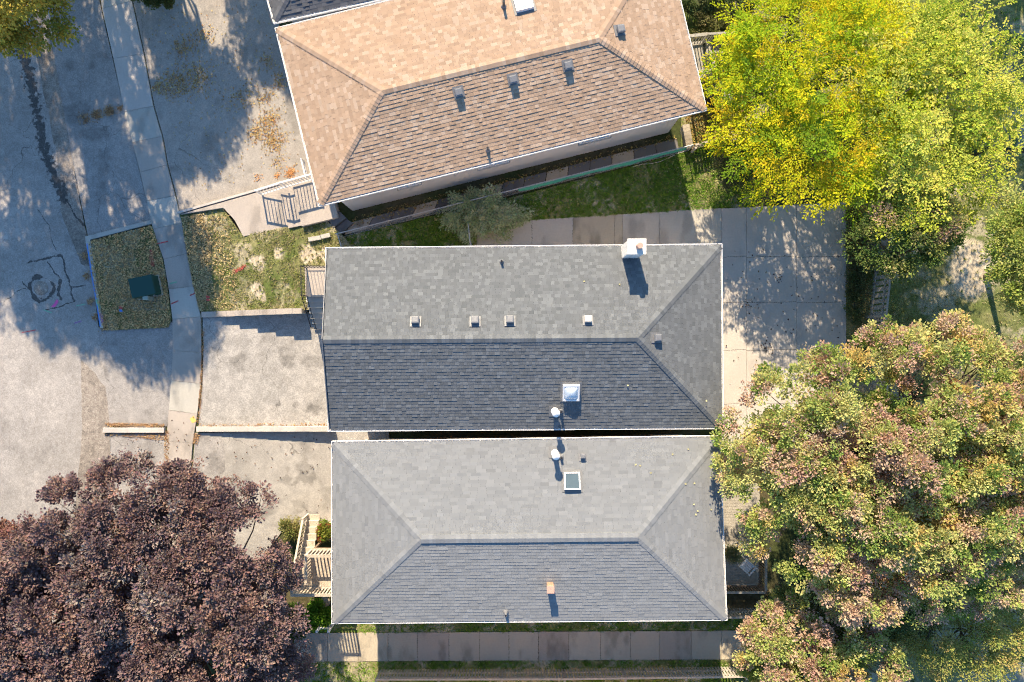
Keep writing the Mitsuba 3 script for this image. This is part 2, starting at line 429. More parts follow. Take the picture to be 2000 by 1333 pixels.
paint(KERB, [(172, 476), (182, 540), (191, 590), (198, 638)], 0.05, 'm_blue_paint', 'blue utility paint line along the kerb face', 0.10)
paint(KERB, [(191, 585), (197, 602)], 0.12, 'm_green_paint', 'green paint mark on the kerb', 0.101)
paint(KERB, [(199, 612), (203, 632)], 0.13, 'm_purple_paint', 'purple paint mark on the kerb', 0.101)
for pts, mat, lb in (([(306, 477), (329, 472)], 'm_red_paint', 'red paint dash beside the verge'), ([(335, 594), (349, 588)], 'm_red_paint', 'red paint dash right of the utility box'),
                     ([(371, 578), (384, 572)], 'm_red_paint', 'red paint dash at the sidewalk edge'), ([(331, 555), (347, 551)], 'm_green_paint', 'green paint dash on the sidewalk'),
                     ([(374, 822), (382, 818)], 'm_yellow_paint', 'orange stain on the sidewalk')):
    paint('sidewalk', pts, 0.05 if mat != 'm_yellow_paint' else 0.28, mat, lb, 0.046)
for pts, mat, lb in (([(42, 650), (70, 645)], 'm_red_paint', 'red paint dash on the sunlit street'), ([(145, 632), (160, 627)], 'm_purple_paint', 'purple paint dash on the street'),
                     ([(148, 598), (168, 594)], 'm_green_paint', 'green paint dash on the street'), ([(84, 605), (102, 612)], 'm_green_paint', 'pale green paint smear on the street')):
    paint(ROAD, pts, 0.04, mat, lb, 0.001)
# pink blob, manhole cut, tar seams in the street
k = put(ROAD + '__paint_mark', prism(wavy(WP([(100, 600), (112, 584), (116, 588), (106, 601)]), 0.03, 0.1, 3), 0.006, 0.011), 'm_pink_paint')
labels[k] = {'label': 'pink paint blob by the cut patch'}


c = W(80, 563)
put(ROAD + '__manhole_cover', trimesh.creation.cylinder(0.36, 0.03, sections=40, transform=trimesh.transformations.translation_matrix([c[0], c[1], 0.0])), 'm_gutter_asphalt')
# debris band along gutter

# concrete walk of the first grey house and the pad behind it
kp = name('patio')
labels[kp] = {'kind': 'structure', 'label': 'pale concrete slab pad behind the first grey house'}
vx = [1408, 1457, 1555, 1652]
hy = [399, 503, 592, 685, 790, 880]
top_of = lambda x: 410 - (x - 1362) * 0.05
for i in range(3):
    for j in range(5):
        x0, x1 = vx[i], vx[i + 1]
        y0a, y0b = (top_of(x0), top_of(x1)) if j == 0 else (hy[j], hy[j] - 2)
        y1 = hy[j + 1]
        poly = Polygon(WP([(x0, y0a), (x0, y1), (x1, y1 - 2), (x1, y0b)])).buffer(-0.009, join_style=2)
        put(kp + '__slab', prism(poly, -0.2, 0.05 + 0.003 * ((i + 2 * j) % 3)), 'm_concrete_pale')
kw = name('walkway')
labels[kw] = {'kind': 'structure', 'label': 'concrete walkway along the first grey house'}
xs = [931, 1039, 1119, 1200, 1216, 1287, 1359, 1408]
tops = lambda x: 437 - (x - 931) * 0.0635
for a, b in zip(xs[:-1], xs[1:]):
    poly = Polygon(WP([(a, tops(a)), (a, 520), (b, 520), (b, tops(b))])).buffer(-0.008, join_style=2)
    put(kw + '__slab', prism(poly, -0.2, 0.05), 'm_concrete_old' if 1100 < a < 1210 else 'm_concrete_grey')
kw = name('walkway')
labels[kw] = {'kind': 'structure', 'label': 'brown grey concrete walkway along the bottom'}
xs = [575, 640, 700, 758, 815, 877, 937, 994, 1051, 1111, 1173, 1231, 1288, 1350, 1408, 1470, 1530]
for i, (a, b) in enumerate(zip(xs[:-1], xs[1:])):
    yt, yb = 1236 - (a - 575) * 0.006, 1292 - (a - 575) * 0.005
    poly = Polygon(WP([(a, yt), (a, yb), (b, yb), (b, yt)])).buffer(-0.01, join_style=2)
    put(kw + '__slab', prism(poly, -0.2, 0.045 + 0.004 * (i % 3)), 'm_concrete_old' if i % 4 else 'm_stone')
# paver path beside the brown roofed house
kw = name('path')
labels[kw] = {'kind': 'structure', 'label': 'dark paver path along the brown roofed house'}
A0, A1, B0, B1 = np.array((688, 434)), np.array((1322, 270)), np.array((672, 460)), np.array((1326, 294))
n = 15
for i in range(n):
    s, e = i / n, (i + 1) / n
    q = [A0 + (A1 - A0) * s, B0 + (B1 - B0) * s, B0 + (B1 - B0) * e, A0 + (A1 - A0) * e]
    poly = Polygon(WP([tuple(x) for x in q])).buffer(-0.018, join_style=2)
    put(kw + '__paver', prism(poly, -0.1, 0.05 + 0.008 * ((i * 5) % 3)), 'm_paver' if i % 3 else 'm_stone')
for q, z in ((((636, 420), (662, 412), (676, 426), (650, 446)), 0.40), (((651, 448), (677, 428), (690, 436), (663, 460)), 0.24)):
    put(kw + '__step', prism(Polygon(WP(q, z)).buffer(-0.01), -0.1, z), 'm_paver')

# front walk of the brown roofed house with two steps and a landing
kf = name('front_walk')
labels[kf] = {'kind': 'structure', 'label': 'pale concrete front walk and steps of the brown roofed house'}
put(kf + '__slab', prism(WP([(352, 419), (548, 363), (566, 444), (475, 462), (458, 430), (436, 406)], 0.22), -0.2, 0.22), 'm_concrete_warm')
put(kf + '__step', prism(WP([(545, 364), (572, 356), (592, 440), (563, 446)], 0.42), -0.2, 0.42), 'm_concrete_warm')
put(kf + '__landing', prism(WP([(570, 357), (640, 337), (660, 425), (589, 442)], 0.62), -0.2, 0.62), 'm_concrete_warm')
put(kf + '__edge', prism(WP([(349, 416), (548, 359), (549, 363), (350, 420)]), -0.2, 0.25), 'm_concrete_pale')

# ------------------------------------------------------------------ houses
def seg_norm(a, b):
    d = b - a
    return d / np.linalg.norm(d)


class House:
    def __init__(self, key, label, corners, ze, ridge, zr, gable_west=False, pal=None, tab=(0.16, 0.34), thick=(0.012, 0.026), expo=0.15, seed=0, wall='m_siding', gut=('N', 'E', 'S', 'W'), detail=True, overhang=0.45, gbsdf='m_felt'):
        self.key = thing(key, label, 'house')
        self.A, self.B, self.C, self.D = [np.array(W(u, v, ze)) for u, v in corners]     # NW NE SE SW
        self.R1, self.R2 = [np.array(W(u, v, zr)) for u, v in ridge]
        self.ze, self.zr = ze, zr
        self.rng = np.random.default_rng(seed)
        self.pal, self.tab, self.thick, self.expo = pal, tab, thick, expo
        A, B, C, D, R1, R2 = self.A, self.B, self.C, self.D, self.R1, self.R2
        self.faces = {'N': (B, A, R1, R2), 'S': (D, C, R2, R1), 'E': (C, B, R2, R2)}
        if not gable_west:
            self.faces['W'] = (A, D, R1, R1)
        roof = MB()
        dz = np.array([0, 0, -0.012])
        fasc = np.array([0, 0, -0.2])
        for kf_, (e0, e1, t1, t0) in self.faces.items():
            pts = [e0 + dz, e1 + dz, t1 + dz] + ([] if np.allclose(t1, t0) else [t0 + dz])
            roof.add(pts, [[0, 1, 2]] if len(pts) == 3 else [[0, 1, 2], [0, 2, 3]])
        ring = [A, D, C, B]
        eave = MB()
        cz = (A + B + C + D) / 4
        for i in range(4):
            a, b = ring[i], ring[(i + 1) % 4]
            eave.add([a + fasc, b + fasc, b + dz * 1.3, a + dz * 1.3], [[0, 1, 2, 3]])
        eave.add([x + fasc for x in ring], [[3, 2, 1, 0]])
        put(self.key + '__eave', eave.mesh(), 'm_white')
        if gable_west:
            roof.add([A + dz, D + dz, R1 + dz], [[0, 1, 2]])
        self.roof = put(self.key + '__roof', roof.mesh(), gbsdf)
        # walls inside the overhang
        cen = (A + B + C + D) / 4
        pg = Polygon([x[:2] for x in (A, D, C, B)]).buffer(-overhang, join_style=2)
        self.wallpoly = pg
        put(self.key + '__wall', prism(pg, -0.2, ze - 0.17), wall)
        pc = list(pg.exterior.coords)[:-1]
        self.pc = pc
        shing, parts = [], []
        for kf_, f in self.faces.items():
            self.lay(kf_, f, shing)
        self.emit(shing, detail)
        self.caps()
        for sd in gut:
            self.gutter(sd)
        if gable_west:
            for a, b in ((A, R1), (R1, D)):
                o = np.array([-0.03, 0, 0.0])
                put(self.key + '__rake_board', MB().add(*beam(a + o, b + o, 0.03, 0.14)).mesh(), 'm_vent')
            put(self.key + '__gable_wall', MB().add([A + [0.45, -.3, -.2], D + [0.45, .3, -.2], R1 + [0.45, 0, -.15]], [[0, 1, 2]]).mesh(), wall)

    def frame(self, f):
        e0, e1, t1, t0 = f
        u = seg_norm(e0, e1)
        w = (t0 + t1) / 2 - e0
        n = np.cross(u, w)
        n /= np.linalg.norm(n)
        v = np.cross(n, u)
        return u, v, n

    def lay(self, kf_, f, out):
        e0, e1, t1, t0 = f
        u, v, n = self.frame(f)
        L = np.linalg.norm(e1 - e0)
        H = (np.dot(t0 - e0, v) + np.dot(t1 - e0, v)) / 2
        xt0, xt1 = np.dot(t0 - e0, u), np.dot(t1 - e0, u)
        x0 = lambda y: xt0 * y / H
        x1 = lambda y: L + (xt1 - L) * y / H
        r = self.rng
        i = 0
        y = -0.03
        while y < H - 0.02:
            yb, yt = y, min(y + self.expo + 0.02, H)
            lo, hi = min(x0(max(yb, 0)), x0(yt)), max(x1(max(yb, 0)), x1(yt))
            x = lo - r.random() * self.tab[1]
            while x < hi:
                w = r.uniform(*self.tab)
                a0, a1 = max(x, x0(max(yb, 0))), min(x + w - 0.004, x1(max(yb, 0)))
                b0, b1 = max(x, x0(yt)), min(x + w - 0.004, x1(yt))
                x += w
                if a1 - a0 < 0.03 and b1 - b0 < 0.03:
                    continue
                a0, a1 = min(a0, a1), max(a0, a1)
                b0, b1 = min(b0, b1), max(b0, b1)
                t = self.thick[1] if r.random() < 0.5 else self.thick[0]
                t += 0.003 * r.random()
                q = lambda xx, yy, h: e0 + u * xx + v * yy + n * h
                V = np.array([q(a0, yb, t), q(a1, yb, t), q(b1, yt, 0.004), q(b0, yt, 0.004), q(a0, yb, -0.004), q(a1, yb, -0.004)])
                Fc = np.array([[0, 1, 2], [0, 2, 3], [4, 5, 1], [4, 1, 0], [4, 0, 3], [5, 2, 1]])
                out.append((V, Fc, self.tone(r, q((a0 + a1) / 2, (yb + yt) / 2, 0), t), (a1 - a0) * (yt - yb)))
            y += self.expo

    def tone(self, r, p, t):
        base = self.pal[r.choice(len(self.pal), p=getattr(self, 'pp', None))]
        return np.array(base) * (1 + 0.045 * r.normal())

    def emit(self, sh, detail):
        order = np.argsort([-s[3] for s in sh])
        top = set(order[:300].tolist()) if detail else set()
        m = MB()
        for i, (V, Fc, c, _) in enumerate(sh):
            c = np.clip(c, 0.01, 0.9)
            if i in top:
                put(self.roof + '__shingle', (V, Fc), 'm_shingle', np.broadcast_to(c, (len(V), 3)))
            else:
                m.add(V, Fc, c)
        k = put(self.roof + '__shingle_courses', m.mesh(), 'm_shingle', m.color())
        labels[k] = {'kind': 'stuff'}

    def caps(self):
        r = self.rng
        lines = [(self.R2, self.R1, 'N', 'S', 'ridge_cap')]
        if 'W' in self.faces:
            lines += [(self.A, self.R1, 'N', 'W', 'hip_cap'), (self.D, self.R1, 'W', 'S', 'hip_cap')]
        lines += [(self.B, self.R2, 'E', 'N', 'hip_cap'), (self.C, self.R2, 'S', 'E', 'hip_cap')]
        for a, b, fa, fb, nm in lines:
            na, nb = self.frame(self.faces[fa])[2], self.frame(self.faces[fb])[2]
            d = seg_norm(a, b)
            sa = np.cross(d, na)
            sb = np.cross(d, nb)
            # make both point away from the line, into their own face
            cA = np.mean(self.faces[fa], 0) - a
            cB = np.mean(self.faces[fb], 0) - a
            sa = sa if np.dot(sa, cA) > 0 else -sa
            sb = sb if np.dot(sb, cB) > 0 else -sb
            up = (na + nb) / np.linalg.norm(na + nb)
            Lh = np.linalg.norm(b - a)
            nseg = int(Lh / 0.16)
            half = self.cap_half if hasattr(self, 'cap_half') else 0.16
            lift = getattr(self, 'ridge_lift', 0.012) if nm == 'ridge_cap' else 0.012
            for i in range(nseg):
                s0, s1 = a + d * (Lh * i / nseg - 0.01), a + d * min(Lh, Lh * (i + 1) / nseg + 0.03)
                hi, lw = getattr(self, 'cap_rise', 0.034) + lift, 0.014 + lift
                r0 = [s0 + sa * half + na * hi, s0 + up * (hi + 0.008), s0 + sb * half + nb * hi]
                r1 = [s1 + sa * half + na * lw, s1 + up * (lw + 0.008), s1 + sb * half + nb * lw]
                g0 = [s0 + sa * half + na * 0.0, s0 - up * 0.0, s0 + sb * half + nb * 0.0]
                g1 = [s1 + sa * half, s1, s1 + sb * half]
                V = np.array(r0 + r1 + g0 + g1)
                Fq = np.array([[0, 1, 4, 3], [1, 2, 5, 4], [6, 7, 1, 0], [7, 8, 2, 1], [6, 0, 3, 9], [8, 11, 5, 2], [3, 4, 10, 9], [4, 5, 11, 10]])
                c = np.clip(self.tone(r, s0, 0), 0.01, 0.9) * 1.03
                put(self.roof + '__' + nm, (V, Fq), 'm_shingle', np.broadcast_to(c, (12, 3)))

    def gutter(self, sd):
        e0, e1 = self.faces[sd][:2] if sd in self.faces else (self.A, self.D)
        u = seg_norm(e0, e1)
        o = np.cross(u, [0, 0, 1.0])     # outward (interior is on the left)
        m = MB()
        z = np.array([0, 0, 1.0])
        m.add(*beam(e0 + o * 0.098 - z * 0.07 - u * .1, e1 + o * 0.098 - z * 0.07 + u * .1, 0.028, 0.12))
        m.add(*beam(e0 + o * 0.045 - z * 0.137 - u * .08, e1 + o * 0.045 - z * 0.137 + u * .08, 0.10, 0.012))
        L = np.linalg.norm(e1 - e0)
        nh = int(L / 1.15)
        k = put(self.key + '__gutter', m.mesh(), 'm_white')
        for i in range(nh):
            p = e0 + u * (L * (i + 0.5) / nh + self.rng.uniform(-.2, .2))
            put(k + '__hanger', MB().add(*beam(p + o * 0.0 - z * 0.014, p + o * 0.095 - z * 0.014, 0.03, 0.008)).mesh(), 'm_white')

    def on(self, sd, u, v):
        """Roof point under the plan pixel (u, v) on face sd, and the face frame."""
        e0 = self.faces[sd][0]
        fu, fv, fn = self.frame(self.faces[sd])
        o = np.array([0, 0, HC])
        d = W(u, v, 0) - o
        t = np.dot(e0 - o, fn) / np.dot(d, fn)
        return o + d * t, fu, fv, fn

    def opening(self, side, frac, w, h, z, kind='window'):
        """A window or door set 3 cm proud of the wall on the given side (0 W, 1 S, 2 E, 3 N)."""
        p = self.pc
        pts = sorted(range(4), key=lambda i: i)
        corners = {'W': (0, 1), 'S': (1, 2), 'E': (2, 3), 'N': (3, 0)}
        P4 = [np.array(x) for x in self.order]
        a, b = P4[corners[side][0]], P4[corners[side][1]]
        d = (b - a) / np.linalg.norm(b - a)
        o = np.array([d[1], -d[0]])
        c = a + (b - a) * frac
        rz = math.atan2(d[1], d[0])
        k = name(self.key + '__' + kind)
        if kind == 'window':
            fr = MB()
            for s in (-1, 1):
                fr.add(*box([*(c + d * s * (w / 2) + o * 0.02), z + h / 2], [0.07, 0.10, h + 0.07], rz))
            for zz in (z, z + h):
                fr.add(*box([*(c + o * 0.02), zz], [w - 0.07, 0.09, 0.07], rz))
            fr.add(*box([*(c + o * 0.015), z + h / 2], [0.04, 0.06, h - 0.07], rz))
            scene[k + '__frame'] = mikit.ply(fr.mesh(), 'm_white')
            scene[k + '__pane'] = mikit.ply(MB().add(*box([*(c + o * 0.004), z + h / 2], [w - 0.07, 0.03, h - 0.07], rz)).mesh(), 'm_window')
            scene[k + '__sill'] = mikit.ply(MB().add(*box([*(c + o * 0.05), z - 0.07], [w + 0.2, 0.16, 0.06], rz)).mesh(), 'm_concrete_grey')
        else:
            scene[k + '__frame'] = mikit.ply(MB().add(*box([*(c + o * 0.012), z + h / 2 + 0.03], [w + 0.16, 0.05, h + 0.06], rz)).mesh(), 'm_white')
            if kind == 'garage_door':
                for i in range(4):
                    scene[name(k + '__panel')] = mikit.ply(MB().add(*box([*(c + o * 0.045), z + h * (i + 0.5) / 4], [w - 0.02, 0.04, h / 4 - 0.015], rz)).mesh(), 'm_white')
            else:
                scene[k + '__leaf'] = mikit.ply(MB().add(*box([*(c + o * 0.045), z + h / 2], [w, 0.04, h - 0.02], rz)).mesh(), 'm_door')
                scene[k + '__handle'] = mikit.ply(trimesh.creation.icosphere(2, 0.03).apply_translation([*(c + d * w * 0.4 + o * 0.09), z + 1.0]), 'm_galv')

    @property
    def order(self):
        pg = self.pc
        ring = [np.array(x) for x in pg]
        # NW, SW, SE, NE nearest to the eave corners
        return [min(ring, key=lambda q: np.linalg.norm(q - c[:2])) for c in (self.A, self.D, self.C, self.B)]


BROWN = [(0.38, 0.274, 0.196), (0.355, 0.252, 0.178), (0.37, 0.264, 0.187), (0.335, 0.236, 0.165), (0.415, 0.315, 0.236)]
GREY1 = [(0.124, 0.134, 0.142), (0.131, 0.141, 0.150), (0.117, 0.127, 0.134), (0.138, 0.149, 0.158), (0.158, 0.170, 0.178)]
GREY2 = [(0.213, 0.224, 0.232), (0.222, 0.233, 0.241), (0.205, 0.216, 0.224), (0.217, 0.228, 0.236)]
GREY3 = [(0.10, 0.105, 0.115), (0.12, 0.125, 0.135), (0.085, 0.09, 0.1)]

House.cap_rise = 0.038
hb = House('brown_roofed_house', 'house with a tan and brown shingle hip roof, turned slightly, at the top centre',
           [(542, 58), (1295, -127), (1376, 212), (626, 398)], 4.5, [(745, 178), (1170, 75)], 5.5, pal=BROWN, tab=(0.13, 0.30), thick=(0.014, 0.026), expo=0.155, seed=21)
House.cap_rise = 0.022
h1 = House('grey_house', 'house with a charcoal shingle roof, white chimney and gable end by the driveway',
           [(640, 488), (1406, 481), (1409, 833.5), (645, 838.5)], 4.5, [(631, 664), (1246, 660)], 6.0, gable_west=True, wall='m_tan_brick', pal=GREY1, tab=(0.11, 0.25), thick=(0.011, 0.018), expo=0.15, seed=22)
House.cap_half = 0.17
House.ridge_lift = 0.05
h2 = House('grey_house', 'house with a lighter grey shingle hip roof with four hips, lowest of the grey roofs',
           [(652, 867), (1402, 856), (1416, 1208), (652, 1214.5)], 4.5, [(822, 1053), (1246, 1049)], 5.45, wall='m_tan_brick', pal=GREY2, tab=(0.20, 0.45), thick=(0.013, 0.021), expo=0.15, seed=23)
House.cap_half = 0.15
House.ridge_lift = 0.012
h4 = House('grey_house', 'dark roofed house of which only one corner shows at the top edge',
           [(437, -308), (1190, -472), (1290, -124), (537, 40)], 4.5, [(650, -176), (1060, -265)], 5.7, pal=GREY3, seed=24, gut=('S', 'W'), thick=(0.010, 0.03))

h5 = House('brick_house', 'buff brick house standing just below the bottom edge, mostly out of the picture',
           [(640, 1478), (1420, 1474), (1430, 1830), (645, 1836)], 4.5, [(820, 1660), (1250, 1656)], 5.7, pal=GREY3, seed=25, gut=('N',), wall='m_buff_brick', detail=False)
# windows, doors
for hh, lst in ((hb, [('S', .2, 1.0, .6, 2.2, 'window'), ('S', .45, 1.4, 1.0, 2.2, 'window'), ('S', .75, 1.4, 1.0, 2.2, 'window'), ('W', .3, 2.0, 1.2, 1.8, 'window'), ('W', .87, .9, 2.05, .65, 'door'), ('E', .5, 1.8, 2.0, 1.3, 'window')]),
                (h1, [('W', .2, .9, 2.05, 1.3, 'door'), ('W', .72, 2.5, 2.1, .02, 'garage_door'), ('W', .72, 1.8, 1.1, 2.9, 'window'), ('N', .3, 1.2, .9, 2.3, 'window'), ('N', .7, 1.2, .9, 2.3, 'window'), ('E', .35, 1.6, 1.1, 2.2, 'window'), ('E', .7, 1.6, 2.05, .1, 'door'), ('S', .5, 1.0, .7, 2.8, 'window')]),
                (h2, [('W', .2, 2.5, 2.1, .02, 'garage_door'), ('W', .75, .9, 2.05, 1.85, 'door'), ('N', .4, 1.0, .7, 2.8, 'window'), ('S', .25, 1.2, .9, 2.3, 'window'), ('S', .7, 1.2, .9, 2.3, 'window'), ('E', .6, 1.8, 2.0, .65, 'window')])):
    for o in lst:
        hh.opening(*o)


# roof fittings
def orient(fu, fv, fn, p, pts):
    M = np.column_stack([fu, fv, fn])
    return np.asarray(pts) @ M.T + p


def box_vent(hh, sd, u, v, label=None, w=0.36, upright=False, cap='m_vent'):
    p, fu, fv, fn = hh.on(sd, u, v)
    k = name(hh.key + '__roof_vent')
    fl, _ = box([0, 0.02, 0.038], [w + 0.14, w + 0.14, 0.012])
    scene[k + '__flashing'] = mikit.ply((orient(fu, fv, fn, p, fl), BOXF), 'm_vent')
    b = np.array([[-w / 2 + .04, -w / 2 + .04, .04], [w / 2 - .04, -w / 2 + .04, .04], [w / 2 - .04, w / 2 - .04, .04], [-w / 2 + .04, w / 2 - .04, .04]])
    t = b.copy()
    t[:, 2] = 0.16
    scene[k + '__throat'] = mikit.ply((orient(fu, fv, fn, p, np.vstack([b, t])), BOXF), 'm_dark_metal')
    hb_ = MB()
    q0 = np.array([[-w / 2, -w / 2, .14], [w / 2, -w / 2, .14], [w / 2, w / 2, .12], [-w / 2, w / 2, .12]])
    q1 = q0 * [0.92, 0.92, 1] + [0, 0, 0.09]
    q2 = q1 * [0.7, 0.7, 1] + [0, 0, 0.015]
    hb_.add(*hexa(orient(fu, fv, fn, p, q0), orient(fu, fv, fn, p, q1)))
    hb_.add(*hexa(orient(fu, fv, fn, p, q1), orient(fu, fv, fn, p, q2)))
    scene[k + '__cap'] = mikit.ply(hb_.mesh(), cap)
    return k


def pipe(hh, sd, u, v, h=0.35, r=0.05, mat='m_dark_metal', nm='vent_pipe'):
    p, fu, fv, fn = hh.on(sd, u, v)
    k = name(hh.key + '__' + nm)
    z = np.array([0, 0, 1.0])
    scene[k + '__stack'] = mikit.ply(tube([p - z * .05, p + z * h], [r, r], 14), mat, smooth=30)
    scene[k + '__boot'] = mikit.ply(tube([p, p + z * 0.1, p + z * .14], [r * 2.1, r * 1.5, r * 1.1], 14), 'm_vent', smooth=30)
    scene[k + '__bore'] = mikit.ply(tube([p + z * (h - .01), p + z * (h + .004)], [r * .75, r * .75], 14), 'm_black')
    return k


for u, v in ((896, 181), (1002, 156), (1109, 129)):
    box_vent(hb, 'S', u, v, w=0.33)
box_vent(hb, 'E', 1210, 60, w=0.33)
pipe(hb, 'S', 953, 294, 0.4, 0.05)
pipe(hb, 'N', 984, 14, 0.55, 0.06)
for u, v in ((812, 628), (928, 628), (996, 627)):
    box_vent(h1, 'N', u, v, w=0.32)
box_vent(h1, 'N', 1148, 626, w=0.30, cap='m_cream')
box_vent(h1, 'E', 1281, 660, w=0.30)
pipe(h1, 'N', 980, 512, 0.3, 0.05, 'm_black')
box_vent(h2, 'N', 1138, 892, w=0.2)
pipe(h2, 'S', 988, 1195, 0.45, 0.06, 'm_vent')


def bvent(hh, sd, u, v, h):
    """White flue with two caps, and the small black pipe beside it."""
    p, fu, fv, fn = hh.on(sd, u, v)
    k = name(hh.key + '__flue')
    z = np.array([0, 0, 1.0])
    scene[k + '__stack'] = mikit.ply(tube([p - z * .1, p + z * h], [.105, .105], 20), 'm_cream', smooth=30)
    scene[k + '__collar'] = mikit.ply(tube([p + z * .25, p + z * .27, p + z * .33], [.17, .17, .11], 20), 'm_white', smooth=30)
    scene[k + '__cap'] = mikit.ply(tube([p + z * (h - .12), p + z * (h - .1), p + z * (h + .04), p + z * (h + .1), p + z * (h + .13)], [.13, .165, .165, .10, .03], 20), 'm_white', smooth=30)
    scene[k + '__cap_band'] = mikit.ply(tube([p + z * (h - .03), p + z * (h + .0)], [.17, .17], 20), 'm_black')
    lo = p - z * .0
    fl, _ = box([0, 0, 0.03], [0.5, 0.5, 0.012])
    scene[k + '__flashing'] = mikit.ply((orient(fu, fv, fn, lo, fl), BOXF), 'm_flashing')


bvent(h1, 'S', 1083, 803, 0.95)
pipe(h1, 'S', 1095, 803, 0.45, 0.055)
bvent(h2, 'N', 1083, 884, 0.95)
pipe(h2, 'N', 1096, 893, 0.3, 0.055)


def skylight(hh, sd, u, v, w, d, h, pane, dome):
    p, fu, fv, fn = hh.on(sd, u, v)
    k = name(hh.key + '__skylight')
    fr = MB()
    for (cx, cy, sx, sy) in ((0, d / 2 - .03, w, .06), (0, -d / 2 + .03, w, .06), (-w / 2 + .03, 0, .06, d - .12), (w / 2 - .03, 0, .06, d - .12)):
        b, _ = box([cx, cy, h / 2], [sx, sy, h])
        fr.add(orient(fu, fv, fn, p, b), BOXF)
    scene[k + '__frame'] = mikit.ply(fr.mesh(), 'm_white')
    sk, _ = box([0, 0, 0.03], [w + .2, d + .2, .012])
    scene[k + '__flashing'] = mikit.ply((orient(fu, fv, fn, p, sk), BOXF), 'm_flashing')
    n_ = 9
    g_ = np.linspace(-1, 1, n_)
    X, Y = np.meshgrid(g_, g_, indexing='ij')
    Z = h - .03 + dome * (1 - np.maximum(abs(X), abs(Y)) ** 3) * (1 - 0.25 * (X ** 2 + Y ** 2))
    V = np.column_stack([(X * (w / 2 - .06)).ravel(), (Y * (d / 2 - .06)).ravel(), Z.ravel()])
    ix = np.arange(n_ * n_).reshape(n_, n_)
    q = np.stack([ix[:-1, :-1], ix[1:, :-1], ix[1:, 1:], ix[:-1, 1:]], -1).reshape(-1, 4)
    scene[k + '__dome'] = mikit.ply((orient(fu, fv, fn, p, V), q), pane, smooth=True)


skylight(h1, 'S', 1115, 765, 0.70, 0.72, 0.20, 'm_dome', 0.14)
skylight(h2, 'N', 1117, 940, 0.68, 0.74, 0.20, 'm_sky_glass', 0.0)
skylight(hb, 'N', 1022, 8, 0.75, 0.8, 0.18, 'm_dome_milk', 0.12)

# brown square flue on the second grey roof
p, fu, fv, fn = h2.on('S', 1074, 1143)
k = name(h2.key + '__chimney')
scene[k + '__shaft'] = mikit.ply(MB().add(*box(p + [0, 0, .22], [0.27, 0.27, .6])).mesh(), 'm_brick')
scene[k + '__cap'] = mikit.ply(MB().add(*box(p + [0, 0, .545], [0.31, 0.31, .05])).mesh(), 'm_pink_vent')

# white brick chimney at the north eave of the first grey house
p, fu, fv, fn = h1.on('N', 1229, 493)
k = name(h1.key + '__chimney')
cw, cd, ctop = 0.62, 0.50, 6.35
core = MB().add(*box([p[0], p[1], (ctop + 0.0) / 2 - .02], [cw - .03, cd - .03, ctop - .1]))
scene[k + '__core'] = mikit.ply(core.mesh(), 'm_concrete_old')
rb = np.random.default_rng(5)
zc = 4.1
row = 0
while zc < ctop - 0.08:
    for sx, sy, ln in ((0, -1, cw), (0, 1, cw), (-1, 0, cd), (1, 0, cd)):
        nb_ = 3
        for i in range(nb_):
            s = (i + 0.5 - nb_ / 2) * ln / nb_ + (0.03 if row % 2 else -0.03)
            e = ln / nb_ - 0.012
            j = rb.uniform(-.003, .003)
            if sx == 0:
                b = box([p[0] + s, p[1] + sy * (cd / 2 + j), zc + .032], [e, .05, .064])
            else:
                b = box([p[0] + sx * (cw / 2 + j), p[1] + s, zc + .032], [.05, e, .064])
            put(k + '__brick', b, 'm_white_brick')
    zc += 0.076
    row += 1
scene[k + '__crown'] = mikit.ply(MB().add(*box([p[0], p[1], ctop + .01], [cw + .14, cd + .14, .10])).mesh(), 'm_white_brick')
scene[k + '__flue'] = mikit.ply(tube([[p[0] + .08, p[1], ctop + .04], [p[0] + .08, p[1], ctop + .36]], [.13, .12], 12), 'm_pink_vent', smooth=30)

# ------------------------------------------------------------------ railings, decks, steps, fences
def railing(parent_key, pts, h, gap, mat, r=0.012, rail=(0.05, 0.04), post=0.05, nm='railing', low=0.1, flatp=False, thing_label=None, top_mat=None, post_at_end=True):
    """pts: floor points (3D). Posts, top rail, bottom rail and balusters; each a part of its own."""
    base = parent_key
    pts = [np.asarray(q, float) for q in pts]
    z = np.array([0, 0, 1.0])
    for i, (a, b) in enumerate(zip(pts[:-1], pts[1:])):
        put(base + '__top_rail', MB().add(*beam(a + z * h, b + z * h, *rail)).mesh(), top_mat or mat)
        put(base + '__bottom_rail', MB().add(*beam(a + z * low, b + z * low, rail[0] * .7, rail[1] * .8)).mesh(), mat)
        L_ = np.linalg.norm((b - a)[:2])
        nb_ = max(1, int(L_ / gap))
        for j in range(1, nb_):
            q = a + (b - a) * j / nb_
            put(base + '__baluster', MB().add(*beam(q + z * low, q + z * (h - rail[1] / 2), r * 2, r * 2)).mesh(), mat)
    for i, q in enumerate(pts):
        put(base + '__post', MB().add(*box(q + z * (h / 2 + .02), [post, post, h + .06])).mesh(), mat)


# brown roofed house: white railing on the front steps
kr = thing('railing', 'white metal railing on the pale front steps of the brown roofed house', 'railing')
railing(kr, [W(513, 381, .22), W(560, 366, .62), W(622, 349, .62)], 0.95, 0.155, 'm_white', r=0.017, rail=(0.08, 0.05), post=0.07)
kr = thing('railing', 'short white railing at the corner of the brown house driveway', 'railing')
railing(kr, [W(603, 352, .05), W(594, 316, .02)], 0.5, 0.15, 'm_white', r=0.012, rail=(0.07, 0.05), post=0.06)

